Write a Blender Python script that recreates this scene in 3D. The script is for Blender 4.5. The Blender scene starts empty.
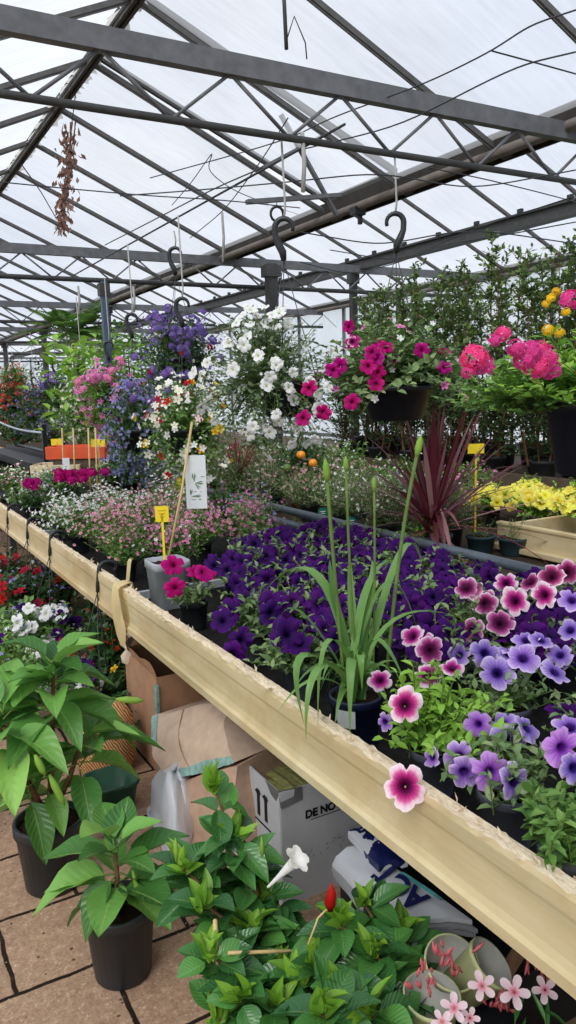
import bpy, math
import numpy as np
from mathutils import Vector, Matrix, Quaternion
C = bpy.context.scene.collection
PI = math.pi

# ------------------------------------------------------------------ camera maths
FPX = 770.0
def _n(v): return v / np.linalg.norm(v)
_d1 = _n(np.array([-154 - 288., 512 - 402., FPX]))
_d2 = np.array([1700 - 288., 512 - 350., FPX]); _d2 = _n(_d2 - _d1 * _d2.dot(_d1))
_up = np.cross(_d1, _d2); _up = _up if _up[1] > 0 else -_up
CM = np.array([_d2, _d1, _up])                     # (right, up, forward) -> world
EYE = np.array([0, 0, 1.6])
def at(px, py, X=None, Y=None, Z=None):
    """point of the world seen at a pixel of the photo, on a world plane"""
    r = CM @ np.array([px - 288., 512. - py, FPX])
    if X is not None: t = X / r[0]
    elif Y is not None: t = Y / r[1]
    else: t = (Z - 1.6) / r[2]
    return EYE + r * t

cam = bpy.data.cameras.new('camera'); camo = bpy.data.objects.new('camera', cam); C.objects.link(camo)
cam.sensor_fit = 'VERTICAL'; cam.sensor_height = 36.0; cam.lens = 36.0 * FPX / 1024.0
cam.clip_start = 0.05; cam.clip_end = 200
R = Matrix(((CM[0][0], CM[0][1], -CM[0][2]), (CM[1][0], CM[1][1], -CM[1][2]), (CM[2][0], CM[2][1], -CM[2][2])))
camo.matrix_world = Matrix.Translation(Vector(EYE)) @ R.to_4x4()
bpy.context.scene.camera = camo

# ------------------------------------------------------------------ mesh building
class MB:
    def __init__(s): s.V = []; s.F = []; s.U = []; s.M = []; s.n = 0
    def add(s, V, F, U=None, mi=0):
        V = np.asarray(V, float).reshape(-1, 3); F = np.asarray(F, int).reshape(-1, 4)
        s.V.append(V); s.F.append(np.where(F >= 0, F + s.n, -1)); s.n += len(V)
        s.U.append(np.zeros((len(V), 2)) if U is None else np.asarray(U, float))
        s.M.append(np.full(len(F), mi))
        return s
    def merge(s, o, mi=None):
        for V, F, U, M in zip(o.V, o.F, o.U, o.M):
            pass
        if o.n:
            V = np.concatenate(o.V); F = np.concatenate(o.F); s.add(V, F, np.concatenate(o.U), 0 if mi is None else mi)
        return s
    def box(s, c, size, rot=0.0, mi=0, tilt=None):
        x, y, z = np.array(size) / 2
        V = np.array([[a * x, b * y, d * z] for d in (-1, 1) for a, b in ((-1, -1), (1, -1), (1, 1), (-1, 1))])
        if tilt is not None: V = V @ np.array(tilt).T
        if rot: cs, sn = math.cos(rot), math.sin(rot); V = V @ np.array([[cs, -sn, 0], [sn, cs, 0], [0, 0, 1]]).T
        F = [[3, 2, 1, 0], [4, 5, 6, 7], [0, 1, 5, 4], [1, 2, 6, 5], [2, 3, 7, 6], [3, 0, 4, 7]]
        return s.add(V + np.array(c), F, None, mi)
    def bar(s, p0, p1, w, h, mi=0, upv=(0, 0, 1)):
        p0 = np.array(p0, float); p1 = np.array(p1, float); d = _n(p1 - p0)
        x = np.cross(d, upv)
        if np.linalg.norm(x) < 1e-5: x = np.cross(d, (0, 1, 0))
        x = _n(x); z = np.cross(x, d)
        V = [p + a * x * w / 2 + b * z * h / 2 for p in (p0, p1) for a, b in ((-1, -1), (1, -1), (1, 1), (-1, 1))]
        return s.add(V, [[3, 2, 1, 0], [4, 5, 6, 7], [0, 1, 5, 4], [1, 2, 6, 5], [2, 3, 7, 6], [3, 0, 4, 7]], None, mi)
    def tube(s, pts, r, seg=8, mi=0, cap=True):
        P = np.array(pts, float); n = len(P); r = np.broadcast_to(np.array(r, float), (n,))
        T = np.gradient(P, axis=0); T /= np.linalg.norm(T, axis=1)[:, None] + 1e-12
        ref = np.array([0, 0, 1.]) if abs(T[0][2]) < .9 else np.array([1., 0, 0])
        V = []; x = _n(np.cross(T[0], ref))
        a = np.arange(seg) * 2 * PI / seg
        for i in range(n):
            x = x - T[i] * x.dot(T[i]); x = _n(x); y = np.cross(T[i], x)
            V.append(P[i] + r[i] * (np.cos(a)[:, None] * x + np.sin(a)[:, None] * y))
        V = np.concatenate(V); F = []
        for i in range(n - 1):
            for k in range(seg):
                k2 = (k + 1) % seg; F.append([i * seg + k, i * seg + k2, (i + 1) * seg + k2, (i + 1) * seg + k])
        U = np.stack([np.tile(a / 2 / PI, n), np.repeat(np.linspace(0, 1, n), seg)], 1)
        if cap:
            m = len(V); V = np.concatenate([V, P[:1], P[-1:]]); U = np.concatenate([U, [[0, 0], [0, 1]]])
            for k in range(seg):
                k2 = (k + 1) % seg
                F.append([m, k2, k, -1]); F.append([m + 1, (n - 1) * seg + k, (n - 1) * seg + k2, -1])
        return s.add(V, F, U, mi)
    def lathe(s, prof, seg=24, c=(0, 0, 0), mi=0, sq=None):
        prof = np.array(prof, float); n = len(prof); a = np.arange(seg) * 2 * PI / seg
        ca, sa = np.cos(a), np.sin(a)
        if sq:                                      # rounded square section
            k = (np.abs(ca) ** sq + np.abs(sa) ** sq) ** (-1 / sq); ca = ca * k; sa = sa * k
        V = np.stack([np.outer(prof[:, 0], ca), np.outer(prof[:, 0], sa), np.repeat(prof[:, 1][:, None], seg, 1)], -1).reshape(-1, 3)
        F = [[i * seg + k, i * seg + (k + 1) % seg, (i + 1) * seg + (k + 1) % seg, (i + 1) * seg + k] for i in range(n - 1) for k in range(seg)]
        U = np.stack([np.tile(a / 2 / PI, n), np.repeat(np.linspace(0, 1, n), seg)], 1)
        return s.add(V + np.array(c), F, U, mi)
    def grid(s, P, mi=0, U=None):
        P = np.asarray(P, float); h, w = P.shape[:2]
        F = [[i * w + j, i * w + j + 1, (i + 1) * w + j + 1, (i + 1) * w + j] for i in range(h - 1) for j in range(w - 1)]
        uu = np.stack(np.meshgrid(np.linspace(0, 1, w), np.linspace(0, 1, h)), -1).reshape(-1, 2)
        return s.add(P.reshape(-1, 3), F, uu if U is None else U, mi)
    def leaves(s, T, pos, yd, zd, L, W, mi=0):
        """a batch of leaves: template T = (verts, faces, uv); y along the leaf, z its upper side"""
        tv, tf, tu = T
        pos = np.asarray(pos, float).reshape(-1, 3); n = len(pos)
        if n == 0: return s
        y = np.broadcast_to(np.asarray(yd, float), (n, 3)); y = y / (np.linalg.norm(y, axis=1)[:, None] + 1e-9)
        z = np.broadcast_to(np.asarray(zd, float), (n, 3)) + 1e-4 * np.array([.3, .7, .2])
        x = np.cross(y, z); x = x / (np.linalg.norm(x, axis=1)[:, None] + 1e-9); z = np.cross(x, y)
        L = np.broadcast_to(L, (n,)); W = np.broadcast_to(W, (n,))
        V = pos[:, None] + x[:, None] * (tv[None, :, 0:1] * W[:, None, None]) + y[:, None] * (tv[None, :, 1:2] * L[:, None, None]) + z[:, None] * (tv[None, :, 2:3] * L[:, None, None])
        k = len(tv)
        F = np.where(tf[None] >= 0, tf[None] + (np.arange(n) * k)[:, None, None], -1)
        return s.add(V.reshape(-1, 3), F.reshape(-1, 4), np.tile(tu, (n, 1)), mi)
    def mesh(s, name, mats, smooth=True):
        V = np.concatenate(s.V); F = np.concatenate(s.F); U = np.concatenate(s.U); M = np.concatenate(s.M)
        me = bpy.data.meshes.new(name)
        mask = F >= 0; loops = F[mask]; lens = mask.sum(1)
        me.vertices.add(len(V)); me.vertices.foreach_set('co', V.astype(np.float32).ravel())
        me.loops.add(len(loops)); me.loops.foreach_set('vertex_index', loops.astype(np.int32))
        me.polygons.add(len(F))
        me.polygons.foreach_set('loop_start', np.concatenate([[0], np.cumsum(lens)[:-1]]).astype(np.int32))
        me.polygons.foreach_set('material_index', M.astype(np.int32))
        me.polygons.foreach_set('use_smooth', np.full(len(F), bool(smooth)))
        uv = me.uv_layers.new(name='uv'); uv.data.foreach_set('uv', U[loops].astype(np.float32).ravel())
        for m in (mats if isinstance(mats, (list, tuple)) else [mats]): me.materials.append(m)
        me.update(calc_edges=True); me.validate()
        return me
    def build(s, name, mats, parent=None, smooth=False, loc=(0, 0, 0), bevel=0):
        return link(name, s.mesh(name, mats, smooth), parent, loc, bevel)

def link(name, me, parent=None, loc=(0, 0, 0), bevel=0):
    o = bpy.data.objects.new(name, me); C.objects.link(o); o.location = loc
    if parent is not None: o.parent = parent
    if bevel:
        b = o.modifiers.new('bevel', 'BEVEL'); b.width = bevel; b.segments = 2; b.limit_method = 'ANGLE'
    return o
def tag(o, label, cat=None, group=None, kind=None):
    o['label'] = label
    if cat: o['category'] = cat
    if group: o['group'] = group
    if kind: o['kind'] = kind
    return o
def thing(name, label, cat, loc=(0, 0, 0), group=None, rz=0.0, kind=None):
    o = bpy.data.objects.new(name, None); C.objects.link(o); o.location = loc; o.rotation_euler = (0, 0, rz)
    o.empty_display_size = .05
    return tag(o, label, cat, group, kind)
def put(name, me, parent, loc, dirn=(0, 0, 1), sc=1.0, spin=0.0):
    """a child that shares mesh data, its z axis turned to dirn"""
    o = bpy.data.objects.new(name, me); C.objects.link(o); o.parent = parent
    q = Vector(dirn).to_track_quat('Z', 'Y') @ Quaternion((0, 0, 1), spin)
    o.matrix_local = Matrix.LocRotScale(Vector(loc), q, Vector((sc, sc, sc)))
    return o

# ------------------------------------------------------------------ materials
def srgb(r, g, b):
    f = lambda c: ((c / 255 + .055) / 1.055) ** 2.4 if c > 10 else c / 255 / 12.92
    return (f(r), f(g), f(b), 1)
class NT:
    def __init__(s, name):
        s.m = bpy.data.materials.new(name); s.m.use_nodes = True; s.t = s.m.node_tree; s.t.nodes.clear()
        s.out = s.n('ShaderNodeOutputMaterial')
    def n(s, t, **k):
        x = s.t.nodes.new(t)
        for a, v in k.items():
            if a.startswith('i_'):
                key = a[2:]; key = int(key) if key.isdigit() else key
                x.inputs[key].default_value = v
            else: setattr(x, a, v)
        return x
    def l(s, a, b): s.t.links.new(a, b)
    def ramp(s, fac, stops, interp='LINEAR'):
        r = s.n('ShaderNodeValToRGB'); r.color_ramp.interpolation = interp; e = r.color_ramp.elements
        while len(e) < len(stops): e.new(.5)
        for x, (p, c) in zip(e, stops): x.position = p; x.color = c
        if fac is not None: s.l(fac, r.inputs[0])
        return r
    def mix(s, fac, a, b, mode='MIX'):
        m = s.n('ShaderNodeMix', data_type='RGBA', blend_type=mode)
        for sock, v in ((m.inputs[0], fac), (m.inputs[6], a), (m.inputs[7], b)):
            if hasattr(v, 'links'): s.l(v, sock)
            else: sock.default_value = v
        return m.outputs[2]
    def math(s, op, a, b=0.0):
        m = s.n('ShaderNodeMath', operation=op)
        for sock, v in ((m.inputs[0], a), (m.inputs[1], b)):
            if hasattr(v, 'links'): s.l(v, sock)
            else: sock.default_value = v
        return m.outputs[0]
    def bsdf(s, col, rough=.5, spec=.5, metal=0.0, trans=0.0, bump=None, bstr=.2, coat=0):
        p = s.n('ShaderNodeBsdfPrincipled'); p.inputs['Roughness'].default_value = rough
        p.inputs['Specular IOR Level'].default_value = spec; p.inputs['Metallic'].default_value = metal
        if hasattr(col, 'links'): s.l(col, p.inputs['Base Color'])
        else: p.inputs['Base Color'].default_value = col
        if bump is not None:
            b = s.n('ShaderNodeBump'); b.inputs['Strength'].default_value = bstr; b.inputs['Distance'].default_value = .01
            s.l(bump, b.inputs['Height']); s.l(b.outputs[0], p.inputs['Normal'])
        sh = p.outputs[0]
        if trans:
            t = s.n('ShaderNodeBsdfTranslucent')
            if hasattr(col, 'links'): s.l(col, t.inputs[0])
            else: t.inputs[0].default_value = col
            mx = s.n('ShaderNodeMixShader', i_0=trans); s.l(sh, mx.inputs[1]); s.l(t.outputs[0], mx.inputs[2]); sh = mx.outputs[0]
        s.l(sh, s.out.inputs[0]); return s.m
    def coord(s, which='Object', scale=(1, 1, 1), rot=(0, 0, 0)):
        tc = s.n('ShaderNodeTexCoord'); mp = s.n('ShaderNodeMapping'); mp.inputs['Scale'].default_value = scale
        mp.inputs['Rotation'].default_value = rot
        s.l(tc.outputs[which], mp.inputs[0]); return mp.outputs[0]
    def noise(s, vec=None, scale=5, detail=4, rough=.55):
        x = s.n('ShaderNodeTexNoise'); x.inputs['Scale'].default_value = scale; x.inputs['Detail'].default_value = detail
        x.inputs['Roughness'].default_value = rough
        if vec is not None: s.l(vec, x.inputs['Vector'])
        return x.outputs['Fac']

def plain(name, c, rough=.5, spec=.4, metal=0.0, var=.25, scale=12, trans=0.0):
    t = NT(name); f = t.noise(t.coord(), scale)
    d = tuple(x * (1 - var) for x in c[:3]) + (1,); h = tuple(min(1, x * (1 + var)) for x in c[:3]) + (1,)
    return t.bsdf(t.ramp(f, [(.3, d), (.7, h)]).outputs[0], rough, spec, metal, trans)
def leafmat(name, cols, rough=.45, trans=.25, veins=False, spec=.4):
    t = NT(name); g = t.n('ShaderNodeNewGeometry')
    st = [(i / max(1, len(cols) - 1), c) for i, c in enumerate(cols)]
    col = t.ramp(g.outputs['Random Per Island'], st).outputs[0]; bump = None
    if veins:
        uv = t.n('ShaderNodeUVMap'); sx = t.n('ShaderNodeSeparateXYZ'); t.l(uv.outputs[0], sx.inputs[0])
        ax = t.math('ABSOLUTE', t.math('SUBTRACT', sx.outputs[0], .5))
        mid = t.math('LESS_THAN', ax, .022)
        ph = t.math('MULTIPLY', t.math('SUBTRACT', sx.outputs[1], t.math('MULTIPLY', ax, .55)), 9.0)
        fr = t.math('FRACT', ph); vein = t.math('LESS_THAN', fr, .09)
        v = t.math('MAXIMUM', mid, t.math('MULTIPLY', vein, .5))
        col = t.mix(t.math('MULTIPLY', v, .22 if 'gloss' in name else .5), col, srgb(170, 195, 115))
        bump = t.math('SINE', t.math('MULTIPLY', ph, 6.283))
    return t.bsdf(col, rough, spec, 0, trans, bump, .12)
def petalmat(name, stops, vein=None, veincol=None, trans=.3, var=.12):
    """colour by distance from the throat (uv.y); veins radiate from it"""
    t = NT(name); uv = t.n('ShaderNodeUVMap'); sx = t.n('ShaderNodeSeparateXYZ'); t.l(uv.outputs[0], sx.inputs[0])
    oi = t.n('ShaderNodeObjectInfo')
    ns = t.noise(t.coord('Object', (1, 1, 1)), 60, 2)
    rr = t.math('ADD', sx.outputs[1], t.math('MULTIPLY', t.math('SUBTRACT', ns, .5), .22))
    col = t.ramp(rr, stops).outputs[0]
    if vein:
        w = t.math('SINE', t.math('MULTIPLY', sx.outputs[0], 2 * PI * 20))
        k = t.math('MULTIPLY', t.math('GREATER_THAN', w, .55), t.math('SUBTRACT', 1.0, sx.outputs[1]))
        col = t.mix(t.math('MULTIPLY', k, vein), col, veincol)
    hs = t.n('ShaderNodeHueSaturation'); t.l(col, hs.inputs['Color'])
    t.l(t.math('ADD', 1 - var, t.math('MULTIPLY', oi.outputs['Random'], 2 * var)), hs.inputs['Value'])
    t.l(t.math('ADD', .485, t.math('MULTIPLY', oi.outputs['Random'], .03)), hs.inputs['Hue'])
    return t.bsdf(hs.outputs[0], .6, .15, 0, trans)

G = {}
G['steel'] = plain('galvanised_steel', srgb(106, 108, 112), .55, .4, .2, .2, 18)
G['dark_steel'] = plain('weathered_dark_steel', srgb(72, 72, 72), .6, .3, .1, .2, 18)
G['gutter'] = plain('dirty_gutter', srgb(52, 49, 47), .7, .2, 0, .3, 9)
G['gutter_pipe'] = plain('dull_pipe', srgb(104, 97, 91), .6, .3, 0, .25, 9)
G['bar'] = plain('aluminium_bar', srgb(92, 91, 90), .55, .4, .2, .2, 18)
G['blue_post'] = plain('blue_grey_paint', srgb(74, 92, 112), .5, .4, 0, .15, 9)
G['sealant'] = plain('frayed_sealant', srgb(215, 213, 208), .9, .1, 0, .12, 30, .7)
G['strap'] = plain('grey_white_strap', srgb(168, 168, 166), .7, .2, 0, .15, 30)
G['wire'] = plain('thin_wire', srgb(58, 60, 66), .5, .4, .3, .1, 8)
G['black'] = plain('black_plastic', srgb(30, 32, 36), .42, .5, 0, .2, 20)
G['pot_black'] = plain('black_nursery_pot', srgb(42, 46, 50), .45, .45, 0, .15, 14)
G['pot_grey'] = plain('dark_grey_pot', srgb(82, 86, 98), .5, .4, 0, .14, 14)
G['pot_navy'] = plain('navy_pot', srgb(22, 30, 62), .35, .5, 0, .12, 14)
G['pot_teal'] = plain('teal_grey_pot', srgb(48, 74, 80), .5, .4, 0, .15, 14)
G['pot_stone'] = plain('light_grey_pot', srgb(172, 178, 184), .6, .3, 0, .12, 20)
G['terracotta'] = plain('terracotta', srgb(112, 66, 52), .7, .2, 0, .2, 18)
G['soil'] = plain('potting_soil', srgb(52, 38, 30), .95, .1, 0, .5, 60)
G['stem'] = plain('green_stem', srgb(104, 132, 62), .55, .3, 0, .2, 20, .1)
G['wood_stem'] = plain('woody_stem', srgb(112, 84, 58), .8, .2, 0, .3, 40)
G['cane'] = plain('bamboo_cane', srgb(205, 178, 122), .5, .4, 0, .15, 30)
G['yellow'] = plain('yellow_label', srgb(245, 218, 50), .5, .3, 0, .06, 8)
G['white'] = plain('white_card', srgb(225, 230, 232), .6, .3, 0, .05, 8)
G['ink'] = plain('black_ink', srgb(26, 26, 30), .6, .3, 0, .05, 8)
G['ink_green'] = plain('green_print', srgb(58, 110, 52), .6, .3, 0, .2, 40)
G['navy_print'] = plain('navy_print', srgb(24, 30, 84), .45, .4, 0, .15, 20)
G['teal_print'] = plain('teal_print', srgb(70, 150, 150), .5, .3, 0, .3, 30)
G['teal'] = plain('teal_tag', srgb(30, 120, 108), .45, .4, 0, .1, 8)
G['orange'] = plain('orange_plastic', srgb(228, 92, 52), .5, .4, 0, .1, 10)
G['cream'] = plain('cream_plastic', srgb(226, 208, 168), .5, .4, 0, .08, 10)
G['green_tub'] = plain('dark_green_plastic', srgb(20, 74, 52), .4, .5, 0, .15, 10)
G['cup_out'] = plain('pale_green_pot', srgb(188, 192, 140), .45, .4, 0, .15, 14)
G['cup_in'] = plain('grey_inner_pot', srgb(176, 176, 168), .5, .4, 0, .15, 14)
G['plastic_white'] = plain('white_plastic_film', srgb(206, 209, 216), .35, .5, 0, .08, 6)
G['carton'] = plain('brown_cardboard', srgb(172, 134, 106), .8, .2, 0, .12, 14)
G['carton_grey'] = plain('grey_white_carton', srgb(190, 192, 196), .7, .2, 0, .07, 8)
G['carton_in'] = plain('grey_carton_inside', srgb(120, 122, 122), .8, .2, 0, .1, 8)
G['film'] = plain('beige_film', srgb(232, 212, 160), .5, .4, 0, .08, 14, .3)
G['dry'] = plain('dry_leaf', srgb(126, 98, 88), .8, .1, 0, .35, 30, .1)
G['terracotta_fruit'] = plain('orange_fruit', srgb(240, 150, 30), .35, .5, 0, .1, 20)
G['green_fruit'] = plain('green_fruit', srgb(90, 120, 50), .35, .5, 0, .2, 20)
G['rail'] = plain('grey_rail', srgb(96, 108, 118), .35, .5, .1, .15, 14)
G['timber'] = plain('weathered_timber', srgb(92, 80, 68), .8, .2, 0, .3, 9)
G['hose'] = plain('pale_hose', srgb(170, 178, 190), .4, .4, 0, .1, 9)

def mat_board():
    t = NT('weathered_cream_board')
    a = t.noise(t.coord('Object', (2, .5, 2.2)), 3.0, 5, .55)
    b = t.noise(t.coord('Object', (1, 1, 1)), 6, 6, .6)
    c = t.noise(t.coord('Object', (8, 2.5, 16)), 4, 5, .6)
    col = t.ramp(a, [(.28, srgb(176, 152, 110)), (.45, srgb(204, 186, 144)), (.62, srgb(218, 203, 164)), (.8, srgb(196, 183, 142))]).outputs[0]
    st = t.ramp(b, [(.48, (0, 0, 0, 1)), (.66, (1, 1, 1, 1))]).outputs[0]
    col = t.mix(t.math('MULTIPLY', st, .5), col, srgb(190, 158, 108))
    gr = t.ramp(t.noise(t.coord('Object', (2, .6, 9)), 2.0, 4, .6), [(.56, (0, 0, 0, 1)), (.66, (1, 1, 1, 1))]).outputs[0]
    col = t.mix(t.math('MULTIPLY', gr, .4), col, srgb(172, 168, 134))
    return t.bsdf(col, .5, .35, 0, .0, c, .12)
G['board'] = mat_board()
def mat_rough_edge():
    t = NT('splintered_board_top'); c = t.noise(t.coord('Object', (40, 8, 40)), 5, 5, .7)
    return t.bsdf(t.ramp(c, [(.28, srgb(196, 166, 130)), (.5, srgb(234, 216, 184)), (.72, srgb(246, 236, 214))]).outputs[0], .8, .2, 0, 0, c, .6)
G['edge'] = mat_rough_edge()
def mat_floor():
    t = NT('sandy_concrete_pavers')
    v = t.coord('Object'); b = t.n('ShaderNodeTexBrick')
    for k, x in (('Scale', 1.0), ('Mortar Size', .008), ('Mortar Smooth', .4), ('Brick Width', .5), ('Row Height', .335), ('Bias', 0.0)): b.inputs[k].default_value = x
    b.inputs['Color1'].default_value = srgb(202, 178, 158); b.inputs['Color2'].default_value = srgb(190, 166, 146); b.inputs['Mortar'].default_value = srgb(54, 42, 34)
    wob = t.n('ShaderNodeVectorMath', operation='ADD'); nz = t.n('ShaderNodeTexNoise'); nz.inputs['Scale'].default_value = 9
    t.l(v, nz.inputs[0]); sc = t.n('ShaderNodeVectorMath', operation='SCALE'); sc.inputs['Scale'].default_value = .018
    t.l(nz.outputs['Color'], sc.inputs[0]); t.l(v, wob.inputs[0]); t.l(sc.outputs[0], wob.inputs[1]); t.l(wob.outputs[0], b.inputs['Vector'])
    n1 = t.noise(v, 110, 3, .75); n2 = t.noise(v, 5, 5, .6)
    col = t.mix(.85, b.outputs['Color'], t.ramp(n1, [(.3, srgb(70, 60, 52)), (.47, srgb(136, 132, 128)), (.6, srgb(160, 156, 150)), (.72, srgb(255, 246, 235))]).outputs[0], 'SOFT_LIGHT')
    dirt = t.ramp(n2, [(.52, (0, 0, 0, 1)), (.75, (1, 1, 1, 1))]).outputs[0]
    col = t.mix(t.math('MULTIPLY', dirt, .45), col, srgb(104, 84, 70))
    vo = t.n('ShaderNodeTexVoronoi'); vo.inputs['Scale'].default_value = 26; t.l(v, vo.inputs['Vector'])
    pb = t.math('MULTIPLY', t.math('LESS_THAN', vo.outputs['Distance'], .13), t.math('GREATER_THAN', t.noise(v, 7, 2), .5))
    col = t.mix(t.math('MULTIPLY', pb, .8), col, srgb(70, 54, 44))
    v2 = t.n('ShaderNodeTexVoronoi'); v2.inputs['Scale'].default_value = 75; t.l(v, v2.inputs['Vector'])
    ch = t.math('MULTIPLY', t.math('LESS_THAN', v2.outputs['Distance'], .16), t.math('GREATER_THAN', t.noise(v, 23, 2), .52))
    col = t.mix(t.math('MULTIPLY', ch, .7), col, srgb(228, 210, 188))
    n3 = t.noise(v, 38, 4, .7)
    col = t.mix(.55, col, t.ramp(n3, [(.32, srgb(78, 66, 58)), (.5, srgb(140, 138, 134)), (.68, srgb(220, 212, 200))]).outputs[0], 'SOFT_LIGHT')
    h = t.math('ADD', t.math('MULTIPLY', b.outputs['Fac'], -1.0), t.math('MULTIPLY', n1, .35))
    return t.bsdf(col, .85, .2, 0, 0, h, .5)
G['floor'] = mat_floor()
def mat_roof(name, tint, alpha_t):
    t = NT(name); n = t.noise(t.coord('Object', (1, 1, 1)), .9, 5, .6); n2 = t.noise(t.coord('Object', (1.5, 14, 1.5)), 2, 4, .6)
    k = t.math('ADD', t.math('MULTIPLY', n, .6), t.math('MULTIPLY', n2, .4))
    col = t.ramp(k, [(.3, tuple(x * .80 for x in tint[:3]) + (1,)), (.65, tint)]).outputs[0]
    tr = t.n('ShaderNodeBsdfTransparent'); t.l(col, tr.inputs[0])
    tl = t.n('ShaderNodeBsdfTranslucent'); t.l(col, tl.inputs[0])
    m = t.n('ShaderNodeMixShader', i_0=alpha_t); t.l(tr.outputs[0], m.inputs[1]); t.l(tl.outputs[0], m.inputs[2])
    t.l(m.outputs[0], t.out.inputs[0]); return t.m
G['roof'] = mat_roof('whitewashed_roof_sheet', (.85, .875, .925, 1), .3)
G['glass_wall'] = mat_roof('hazy_wall_sheet', (.85, .89, .9, 1), .4)

# leaves
GR = lambda *a: [srgb(*c) for c in a]
G['lf_pet'] = leafmat('petunia_leaf', GR((88, 120, 74), (136, 162, 104), (108, 140, 88), (160, 178, 126)), .6, .25)
G['lf_wb'] = leafmat('dull_green_leaf', GR((66, 92, 62), (118, 142, 98), (88, 114, 78), (140, 158, 116)), .6, .2)
G['lf_fresh'] = leafmat('fresh_leaf', GR((109, 156, 58), (163, 209, 85), (134, 183, 70)), .5, .3)
G['lf_mid'] = leafmat('mid_leaf', GR((75, 117, 56), (119, 163, 80), (97, 139, 65), (148, 183, 100)), .5, .25)
G['lf_grey'] = leafmat('grey_green_leaf', GR((126, 148, 112), (173, 187, 148), (148, 163, 122), (183, 178, 146)), .65, .2)
G['lf_dark'] = leafmat('dark_leaf', GR((36, 68, 41), (65, 102, 56), (48, 82, 46)), .35, .15)
G['lf_hedge'] = leafmat('hedge_leaf', GR((104, 128, 84), (63, 95, 53), (112, 143, 75), (80, 114, 61), (148, 178, 95)), .4, .25)
G['lf_lime'] = leafmat('lime_leaf', GR((120, 170, 60), (168, 208, 90)), .45, .35)
G['lf_big'] = leafmat('broad_leaf', GR((75, 131, 61), (126, 183, 87), (102, 158, 73), (153, 204, 102)), .32, .25, True)
G['lf_big_dark'] = leafmat('broad_dark_leaf', GR((58, 109, 48), (90, 143, 65)), .32, .2, True)
G['lf_gloss'] = leafmat('glossy_leaf', GR((44, 92, 50), (70, 126, 62), (92, 152, 72)), .22, .15, True, .5)
G['lf_tip'] = leafmat('new_growth_leaf', GR((122, 178, 52), (162, 208, 72), (98, 152, 48)), .3, .35, True)
G['lf_blade'] = leafmat('strappy_leaf', GR((66, 112, 50), (118, 160, 84), (92, 138, 66)), .4, .2)
G['lf_blade_old'] = leafmat('strappy_leaf', GR((112, 170, 73), (170, 217, 109), (141, 195, 95)), .4, .25)
G['lf_cordy'] = leafmat('burgundy_blade', GR((84, 26, 42), (134, 62, 76), (92, 30, 48), (120, 60, 72), (196, 150, 150)), .35, .25)
G['lf_redgrass'] = leafmat('pink_red_blade', GR((150, 70, 70), (190, 110, 110)), .4, .25)
# petals
K = srgb
P = {}
P['purple'] = petalmat('deep_purple_petal', [(0, K(18, 4, 40)), (.3, K(42, 4, 74)), (1, K(80, 14, 118))], .5, K(22, 6, 66), .3)
P['violet'] = petalmat('veined_violet_petal', [(0, K(26, 10, 70)), (.26, K(48, 22, 100)), (.42, K(136, 98, 196)), (.75, K(180, 150, 224)), (.9, K(206, 182, 236)), (1, K(230, 214, 246))], .7, K(84, 36, 150), .3)
P['orchid'] = petalmat('orchid_violet_petal', [(0, K(30, 8, 60)), (.2, K(76, 20, 120)), (.4, K(162, 92, 206)), (1, K(206, 160, 230))], .7, K(90, 30, 150), .3)
P['picotee'] = petalmat('white_edged_magenta_petal', [(0, K(44, 4, 40)), (.3, K(100, 8, 76)), (.5, K(190, 40, 138)), (.66, K(220, 100, 172)), (.80, K(246, 206, 228)), (1, K(252, 236, 244))], .45, K(110, 10, 80), .3)
P['plum'] = petalmat('plum_star_petal', [(0, K(60, 8, 44)), (.42, K(84, 12, 62)), (.64, K(160, 50, 116)), (.84, K(206, 120, 170)), (.95, K(246, 220, 234))], .4, K(90, 10, 60), .3)
P['magenta'] = petalmat('magenta_petal', [(0, K(80, 0, 50)), (.25, K(150, 2, 92)), (1, K(204, 20, 136))], .3, K(120, 0, 70), .3)
P['white'] = petalmat('white_petal', [(0, K(214, 220, 150)), (.25, K(238, 240, 232)), (1, K(252, 252, 255))], .1, K(200, 205, 200), .3, .05)
P['yellow'] = petalmat('yellow_petal', [(0, K(190, 170, 20)), (.3, K(238, 222, 60)), (1, K(252, 244, 130))], .2, K(220, 190, 30), .3)
P['pink'] = petalmat('pink_petal', [(0, K(196, 50, 120)), (.3, K(226, 104, 176)), (1, K(244, 170, 212))], 0, None, .3)
P['hot'] = petalmat('hot_pink_petal', [(0, K(196, 24, 110)), (.35, K(238, 52, 146)), (1, K(254, 104, 176))], 0, None, .3)
P['salmon'] = petalmat('dusty_pink_petal', [(0, K(190, 100, 110)), (.4, K(226, 150, 166)), (1, K(240, 196, 204))], 0, None, .3)
P['blue'] = petalmat('lavender_blue_petal', [(0, K(235, 235, 240)), (.25, K(132, 130, 206)), (1, K(172, 170, 226))], 0, None, .3)
P['lilac'] = petalmat('violet_fan_petal', [(0, K(240, 235, 190)), (.2, K(112, 86, 172)), (1, K(152, 124, 200))], 0, None, .3)
P['red'] = petalmat('dark_red_petal', [(0, K(60, 0, 10)), (.3, K(160, 12, 30)), (1, K(200, 26, 44))], 0, None, .3)
P['coral'] = petalmat('coral_petal', [(0, K(180, 40, 30)), (1, K(236, 104, 82))], 0, None, .3)
P['viola'] = petalmat('yellow_viola_petal', [(0, K(90, 30, 0)), (.3, K(240, 180, 20)), (1, K(250, 220, 60))], 0, None, .3)
P['cream'] = petalmat('cream_petal', [(0, K(220, 200, 90)), (.3, K(245, 242, 220)), (1, K(250, 248, 236))], 0, None, .3)
P['palepink'] = petalmat('pale_pink_petal', [(0, K(210, 60, 70)), (.2, K(236, 150, 166)), (.4, K(248, 210, 220)), (1, K(253, 234, 238))], 0, None, .3)

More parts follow.
